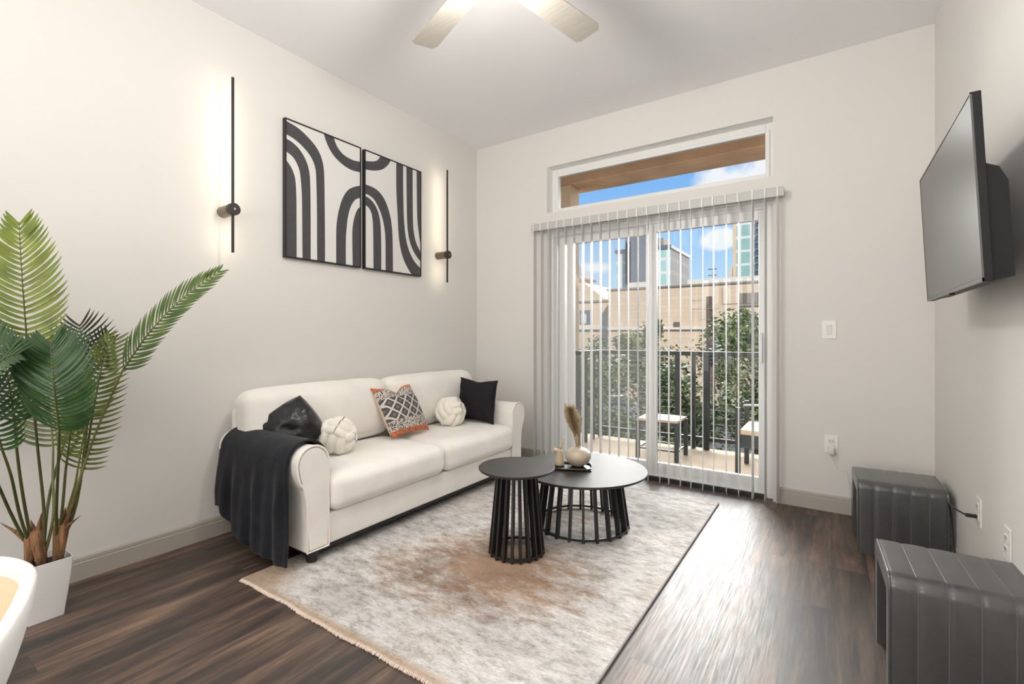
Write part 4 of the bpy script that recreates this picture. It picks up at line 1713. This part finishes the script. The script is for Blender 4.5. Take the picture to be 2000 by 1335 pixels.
for k in range(4):
    a = R(25 + 90 * k)
    b = BM(); tube(b, [(chc.x + .12 * math.cos(a), chc.y + .12 * math.sin(a), .39), (chc.x + .21 * math.cos(a), chc.y + .21 * math.sin(a), .001)], [.016, .010], 14)
    obj('leg', b, M['black_leg'], chair, smooth=True)


# ================================================================== BALCONY
b = BM(); box(b, -4.2, 2.6, 4.0, 5.36, -.20, -.030)
struct('balcony_floor', b, M['concrete'])
b = BM(); box(b, -4.2, 2.6, 4.0, 5.20, 3.30, 3.50)
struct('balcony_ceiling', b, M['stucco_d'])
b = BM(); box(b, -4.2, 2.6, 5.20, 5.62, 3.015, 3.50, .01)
struct('balcony_beam', b, M['stucco_d'])
b = BM(); box(b, -3.25, -2.64, 5.20, 5.45, -.029, 3.014, .01)
struct('balcony_pillar', b, M['stucco'])

rail = thing('balcony_railing', 'black metal balcony railing with square wire mesh', 'railing', (-1.2, 5.3, -.03))
zf, zt = -.028, 1.002
b = BM()
box(b, -2.29, 2.4, 5.275, 5.325, zt - .045, zt, .003)
obj('top_rail', b, M['rail'], rail)
b = BM(); box(b, -3.10, -2.27, 4.68, 4.72, zt - .045, zt, .003)
box(b, -2.315, -2.27, 4.68, 5.325, zt - .045, zt, .003)
obj('top_rail', b, M['rail'], rail)
b = BM(); box(b, -2.29, 2.4, 5.285, 5.318, .06, .10, .003)
obj('bottom_rail', b, M['rail'], rail)
b = BM(); box(b, -3.10, -2.27, 4.685, 4.715, .06, .10, .003)
obj('bottom_rail', b, M['rail'], rail)
for x, y, w in ((-2.29, 4.70, .04), (-2.98, 4.70, .04), (-2.29, 4.90, .028), (-2.29, 5.10, .028), (-2.29, 5.30, .045), (-1.385, 5.30, .055), (-1.225, 5.30, .045), (-1.09, 5.30, .055),
                (-.10, 5.30, .05), (1.0, 5.30, .05), (2.2, 5.30, .05)):
    b = BM(); box(b, x - w / 2, x + w / 2, y - w / 2, y + w / 2, zf, zt - .046, .003)
    obj('post', b, M['rail'], rail)


def mesh_panel(x0, x1, y):
    b = BM()
    s = .0020
    nx = max(1, round((x1 - x0) / .052))
    for i in range(nx + 1):
        x = x0 + (x1 - x0) * i / nx
        box(b, x - s, x + s, y - s, y + s, .10, zt - .046)
    z = .10
    while z < zt - .05:
        box(b, x0, x1, y + s, y + 3 * s, z - s, z + s)
        z += .072
    obj('mesh_panel', b, M['rail'], rail)


mesh_panel(-2.95, -2.315, 4.70)
mesh_panel(-2.26, -1.415, 5.30)
mesh_panel(-1.06, -.13, 5.30)
mesh_panel(-.07, .97, 5.30)
b = BM(); box(b, -2.96, -2.31, 4.69, 4.712, .50, .515)
obj('mid_rail', b, M['rail'], rail)

# low wooden-topped side table on the balcony
bt = thing('outdoor_side_table', 'low dark framed balcony side table with a tan wooden top', 'outdoor table', (-1.41, 4.77, -.03))
b = BM()
for k in range(4):
    box(b, -1.60, -1.205, 4.585 + k * .0925, 4.585 + k * .0925 + .089, .338, .360, .003)
obj('tabletop', b, M['deckwood'], bt)
for x in (-1.59, -1.215):
    for y in (4.60, 4.94):
        b = BM(); box(b, x - .018, x + .018, y - .018, y + .018, -.0295, .3375, .002)
        obj('leg', b, M['outframe'], bt)
b = BM()
box(b, -1.572, -1.233, 4.592, 4.608, .06, .075); box(b, -1.572, -1.233, 4.932, 4.948, .06, .075)
for x in (-1.59, -1.215):
    box(b, x - .008, x + .008, 4.618, 4.922, .06, .075)
box(b, -1.572, -1.233, 4.592, 4.604, .305, .3375); box(b, -1.572, -1.233, 4.936, 4.948, .305, .3375)
obj('stretcher', b, M['outframe'], bt)

# balcony lounge chair with a tan seat, half hidden by the door frame
lc = thing('outdoor_chair', 'dark framed balcony chair with tan seat, beside the right door frame', 'outdoor chair', (-.33, 4.62, -.03))
b = BM(); box(b, -.645, -.02, 4.42, 4.93, .330, .372, .008)
obj('seat', b, M['deckwood'], lc)
for x, y in ((-.66, 4.43), (-.03, 4.43), (-.66, 4.94), (-.03, 4.94)):
    b = BM(); box(b, x - .019, x + .019, y - .019, y + .019, -.0295, .56, .003)
    obj('leg', b, M['outframe'], lc)
b = BM(); box(b, -.64, -.05, 4.425, 4.445, .22, .329); box(b, -.64, -.05, 4.925, 4.945, .22, .329)
obj('apron', b, M['outframe'], lc)
b = BM(); tube(b, [(-.62, 4.47, .575), (-.35, 4.445, .60), (.02, 4.44, .60)], .009, 8)
obj('armrest', b, M['alu'], lc, smooth='all', label='pale thin armrest')

# ================================================================== TOWN
GZ = -3.5
b = BM(); box(b, -140, 120, 5.9, 220, GZ - .3, GZ)
struct('street_ground', b, M['asphalt'])

cb = thing('commercial_building', 'long buff brick building opposite the balcony with a pale parapet', 'building', (-4, 38, GZ))
b = BM(); box(b, -14.05, 14, 34, 46, GZ, 4.62)
obj('wall', b, M['brick'], cb)
b = BM(); box(b, -14.15, 14.1, 33.9, 46, 4.62, 4.73)
obj('coping', b, M['capd'], cb)
b = BM(); box(b, -8.3, 14, 34.2, 46, 4.73, 5.07)
obj('parapet', b, M['cap'], cb)
b = BM(); box(b, -12.6, -11.2, 34.4, 40, 4.73, 5.15)
obj('roof_curb', b, M['cap'], cb)
b = BM(); box(b, -14.05, 14, 33.86, 34, 1.62, 1.79)
obj('ledge', b, M['cap'], cb)
b = BM(); box(b, -4.98, -2.6, 33.93, 34, 3.10, 3.95)
wv = obj('louvre_window', b, M['wind'], cb)
b = BM(); box(b, -4.98, -2.6, 33.88, 33.93, 3.12, 3.22)
obj('louvre_sill', b, M['capd'], wv)
b = BM(); box(b, -9.15, -8.75, 33.9, 34, 1.82, 2.15)
obj('vent', b, M['wind'], cb)
b = BM(); box(b, -6.0, -5.0, 33.95, 34, 3.3, 4.4)
obj('brick_panel', b, M['brick'], cb)
lwing = thing('annex_building', 'low tan annex left of the long brick building under the turret', 'building', (-19, 38, GZ))
b = BM(); prism(b, [(-26, GZ), (-14.2, GZ), (-14.2, 4.1), (-15.2, 4.15), (-16.1, 4.9), (-17.0, 5.6), (-26, 5.6)], 'Y', 36, 46)
obj('wall', b, M['brick'], lwing)
b = BM(); box(b, -26, -14.1, 35.8, 36, 1.70, 1.98)
obj('ledge', b, M['cap'], lwing)
b = BM(); box(b, -17.35, -16.45, 35.93, 36, 2.15, 3.3)
obj('window', b, M['slab'], lwing)
b = BM(); box(b, -17.25, -16.75, 35.9, 36, 2.2, 3.0)
obj('hvac_unit', b, M['alu'], lwing)
b = BM(); box(b, -26, -14.15, 35.9, 36, 3.95, 4.08)
obj('band_course', b, M['capd'], lwing)

tu = thing('turret', 'octagonal tan turret with grey roof left of the long brick building', 'building', (-24.0, 50, GZ))
b = BM(); lathe(b, [(0, GZ), (2.3, GZ), (2.3, 5.7), (1.62, 5.75), (1.62, 7.45), (0, 7.45)], (-24.2, 50, 0), 8)
obj('wall', b, M['brick'], tu)
b = BM(); lathe(b, [(0, 7.46), (2.05, 7.46), (2.05, 7.62), (.9, 8.45), (.25, 8.7), (.2, 9.1), (0, 9.6)], (-24.2, 50, 0), 8)
obj('roof', b, M['roofg'], tu)
for k in range(8):
    a = 2 * PI * k / 8 + PI / 8
    b = BM(); box(b, -.22, .22, -.04, .04, -.5, .5)
    bmesh.ops.transform(b, matrix=Matrix.Translation((-24.2 + 1.52 * math.cos(a), 50 + 1.52 * math.sin(a), 6.7)) @ Matrix.Rotation(a + PI / 2, 4, 'Z'), verts=b.verts)
    obj('window', b, M['wind'], tu)

ot = thing('office_tower', 'grey and white glass office tower rising behind the brick building, left of centre', 'building', (-40, 129, GZ))
b = BM(); box(b, -47.3, -33.1, 120, 138.5, GZ, 23.0)
obj('glass_wing', b, [M['gridw'], M['gridg']], ot)
me = ot.children[0].data if ot.children else None
wing = [o for o in bpy.data.objects if o.parent == ot][0]
for p in wing.data.polygons:
    if abs(p.normal.x) > .5:
        p.material_index = 1
b = BM(); box(b, -47.6, -32.9, 119.7, 138.7, 23.0, 23.9)
obj('roof_band', b, M['slab'], ot)
b = BM(); box(b, -43.9, -38.2, 117.5, 119.6, 14.6, 26.2); box(b, -43.9, -42.4, 117.5, 119.5, 14.6, 25.3)
obj('dark_core', b, M['slab'], ot)
b = BM(); box(b, -38.1, -35.2, 121, 128, 23.9, 26.0)
obj('roof_plant', b, M['capd'], ot)

rt_ = thing('residential_tower', 'pale glass high-rise with balconies at the right edge of the view', 'building', (-12, 129, GZ))
b = BM(); box(b, -18.2, -4, 120, 138, GZ, 32.5)
obj('facade', b, M['gridt'], rt_)
b = BM(); box(b, -18.9, -18.2, 119.7, 138, GZ, 32.9)
obj('stair_core', b, M['brick'], rt_)
b = BM(); box(b, -19.6, -18.95, 119.9, 126, GZ, 16.9)
obj('podium', b, M['brick'], rt_)
b = BM(); box(b, -13.2, -12.7, 118.9, 119.9, GZ, 32.5)
obj('pale_fin', b, M['cap'], rt_)
for k in range(12):
    z = 14.2 + k * 1.55
    b = BM(); box(b, -14.15, -13.4, 118.7, 119.9, z, z + .45)
    obj('balcony', b, M['slab'], rt_)

fl = thing('floodlight_mast', 'small floodlight mast on the brick building roof', 'floodlight', (-6.8, 35, 5.075))
b = BM(); tube(b, [(-6.8, 35, 5.075), (-6.8, 35, 5.75)], .035, 8)
obj('mast', b, M['slab'], fl)
for z in (5.75, 5.32):
    b = BM(); box(b, -7.1, -6.5, 34.95, 35.05, z, z + .08)
    obj('lamp_bar', b, M['slab'], fl)

up = thing('utility_pole', 'brown wooden utility pole in front of the brick building', 'utility pole', (-4.38, 22, GZ))
b = BM(); tube(b, [(-4.36, 22, GZ), (-4.42, 22, 2.89)], [.17, .125], 14)
obj('pole', b, M['polewood'], up, smooth=True)
for z, x0, x1 in ((2.35, -5.1, -4.0), (2.72, -5.15, -4.5), (1.9, -4.75, -4.3)):
    b = BM(); box(b, x0, x1, 21.85, 21.9, z - .012, z + .012)
    obj('bracket', b, M['capd'], up)
b = BM(); lathe(b, [(0, .46), (.24, .46), (.27, .50), (.27, 1.0), (.24, 1.04), (0, 1.04)], (-3.95, 21.6, -.1))
obj('transformer', b, M['alu'], up, smooth=True, label='pale round transformer')
b = BM(); tube(b, smooth_poly([(-4.4, 21.8, .2), (-3.3, 21.5, .35), (-2.2, 21, .9)], 5), .012, 5)
obj('wire', b, M['cap'], up)


def car(name, label, c, rz, mat, L=4.5, Hh=1.45):
    t = thing(name, label, 'car', (c[0], c[1], GZ), rz, 'parked cars below the balcony')
    b = BM()
    prof = [(-L / 2, .35), (-L / 2 + .03, .75), (-L / 2 + .35, .92), (-L / 2 + 1.0, .98), (L / 2 - 1.25, .95), (L / 2 - .35, .82), (L / 2 - .02, .62), (L / 2, .32), (L / 2 - .3, .22),
            (-L / 2 + .3, .22)]
    prism(b, prof, 'Y', -.88, .88, bev=.07)
    obj('body', b, M[mat], t, smooth=True, local=True)
    b = BM()
    lo = [(-L / 2 + .75, .95), (L / 2 - 1.35, .93)]
    hi = [(-L / 2 + 1.35, Hh - .03), (L / 2 - 2.15, Hh - .05)]
    A = [b.verts.new(p) for p in ((lo[0][0], -.80, lo[0][1]), (lo[1][0], -.80, lo[1][1]), (lo[1][0], .80, lo[1][1]), (lo[0][0], .80, lo[0][1]))]
    B = [b.verts.new(p) for p in ((hi[0][0], -.62, hi[0][1]), (hi[1][0], -.62, hi[1][1]), (hi[1][0], .62, hi[1][1]), (hi[0][0], .62, hi[0][1]))]
    b.faces.new(A); b.faces.new(B)
    for i in range(4):
        b.faces.new((A[i], A[(i + 1) % 4], B[(i + 1) % 4], B[i]))
    obj('window_band', b, M['carg'], t, local=True)
    b = BM(); box(b, hi[0][0] - .05, hi[1][0] + .05, -.64, .64, Hh - .055, Hh, .02)
    obj('roof', b, M[mat], t, local=True, smooth=True)
    for x in (-L / 2 + .85, L / 2 - .9):
        for y in (-.80, .80):
            b = BM(); tube(b, [(x, y - .11, .32), (x, y + .11, .32)], .32, 20)
            obj('wheel', b, M['tyre'], t, local=True, smooth=True)
    return t


car('car', 'white parked car nearest the left door post, seen through the blinds', (-12.6, 20.5), R(12), 'carw')
car('car', 'white parked car behind the nearest one, below the railing', (-15.5, 24.6), R(8), 'carw')
car('car', 'silver parked car half behind the bushes, right of the white cars', (-9.6, 24.9), R(5), 'cars')
car('car', 'white parked car farthest to the left under the small trees', (-17.6, 20.6), R(10), 'carw', 4.8, 1.7)

rt = random.Random(99)


def tree(label, x, y, h, cr, mat, n, zbase=.35, leaf=.13, blobs=9, slim=1.0):
    t = thing('tree', label, 'tree', (x, y, GZ), 0, 'trees between the balcony and the brick building')
    b = BM(); tube(b, [(x, y, GZ), (x + rt.uniform(-.1, .1), y, GZ + h * .4), (x + rt.uniform(-.2, .2), y, GZ + h * .8)], [.10, .07, .02], 8)
    for k in range(5):
        a = rt.uniform(0, 2 * PI)
        z = GZ + h * rt.uniform(.3, .6)
        tube(b, [(x, y, z), (x + math.cos(a) * cr * .5, y + math.sin(a) * cr * .5, z + h * .18)], [.035, .01], 5)
    obj('trunk', b, M['bark'], t, smooth='all')
    cs = []
    for k in range(blobs):
        zz = rt.uniform(zbase, .93)
        wd = cr * (1 - .55 * abs(zz - .55) / .45) * slim
        a = rt.uniform(0, 2 * PI)
        rr = wd * math.sqrt(rt.random()) * .8
        cs.append((Vector((x + rr * math.cos(a), y + rr * math.sin(a), GZ + h * zz)), wd * rt.uniform(.42, .68)))
    vs, fs = [], []
    inv = Vector((x, y, GZ))
    for k in range(n):
        c, s = cs[k % blobs]
        d = Vector((rt.gauss(0, 1), rt.gauss(0, 1), rt.gauss(0, 1))).normalized() * s * rt.random() ** .45
        p = c + Vector((d.x, d.y, d.z * 1.15)) - inv
        u = Vector((rt.gauss(0, 1), rt.gauss(0, 1), rt.gauss(0, .6))).normalized()
        w = u.cross(Vector((rt.gauss(0, 1), rt.gauss(0, 1), rt.gauss(0, 1)))).normalized()
        l = leaf * rt.uniform(.6, 1.3)
        i = len(vs)
        vs += [p - u * l * .5, p + w * l * .28, p + u * l * .5, p - w * l * .28]
        fs.append((i, i + 1, i + 2, i + 3))
    me = bpy.data.meshes.new('crown')
    me.from_pydata(vs, [], fs)
    me.materials.append(M[mat])
    o = bpy.data.objects.new('crown', me)
    C.objects.link(o)
    o.parent = t


TREES = [
    # x, y, height, crown radius, material, leaves, label
    (-1.7, 14.6, 6.0, 1.35, 'fol_a', 6500, 'full green tree at the right edge of the view through the door'),
    (-4.2, 25.5, 5.9, 1.9, 'fol_a', 5200, 'green tree growing behind the utility pole'),
    (-5.8, 17.0, 5.35, 1.35, 'fol_b', 4200, 'olive green tree left of the utility pole'),
    (-7.6, 16.2, 4.9, 1.3, 'fol_a', 3800, 'green tree behind the meeting stiles of the sliding door'),
    (-9.0, 15.8, 4.3, 1.3, 'fol_b', 3400, 'olive tree seen through the wire mesh left of the door stiles'),
    (-3.2, 11.5, 4.3, 1.6, 'fol_c', 6000, 'dark bushy tree just below the railing by the door right side'),
    (-5.6, 12.6, 4.2, 1.7, 'fol_a', 6400, 'green bushy tree just below the railing in the middle'),
    (-7.9, 13.4, 3.6, 1.4, 'fol_c', 4600, 'low dark bush tree below the railing left of the middle'),
    (-14.4, 28.0, 3.1, 1.7, 'fol_b', 2600, 'small round tree by the parking lot, left of the olive trees'),
    (-17.6, 29.0, 3.2, 1.9, 'fol_a', 2600, 'small round tree by the parking lot, farthest left'),
    (-11.6, 27.0, 3.3, 1.7, 'fol_c', 2600, 'small dark tree by the parking lot behind the silver car'),
]
for (x, y, h, cr, mt_, n, lab) in TREES:
    tree(lab, x, y, h, cr, mt_, n, zbase=.22 if y < 20 else .4, leaf=.15 if y < 20 else .17, blobs=13)
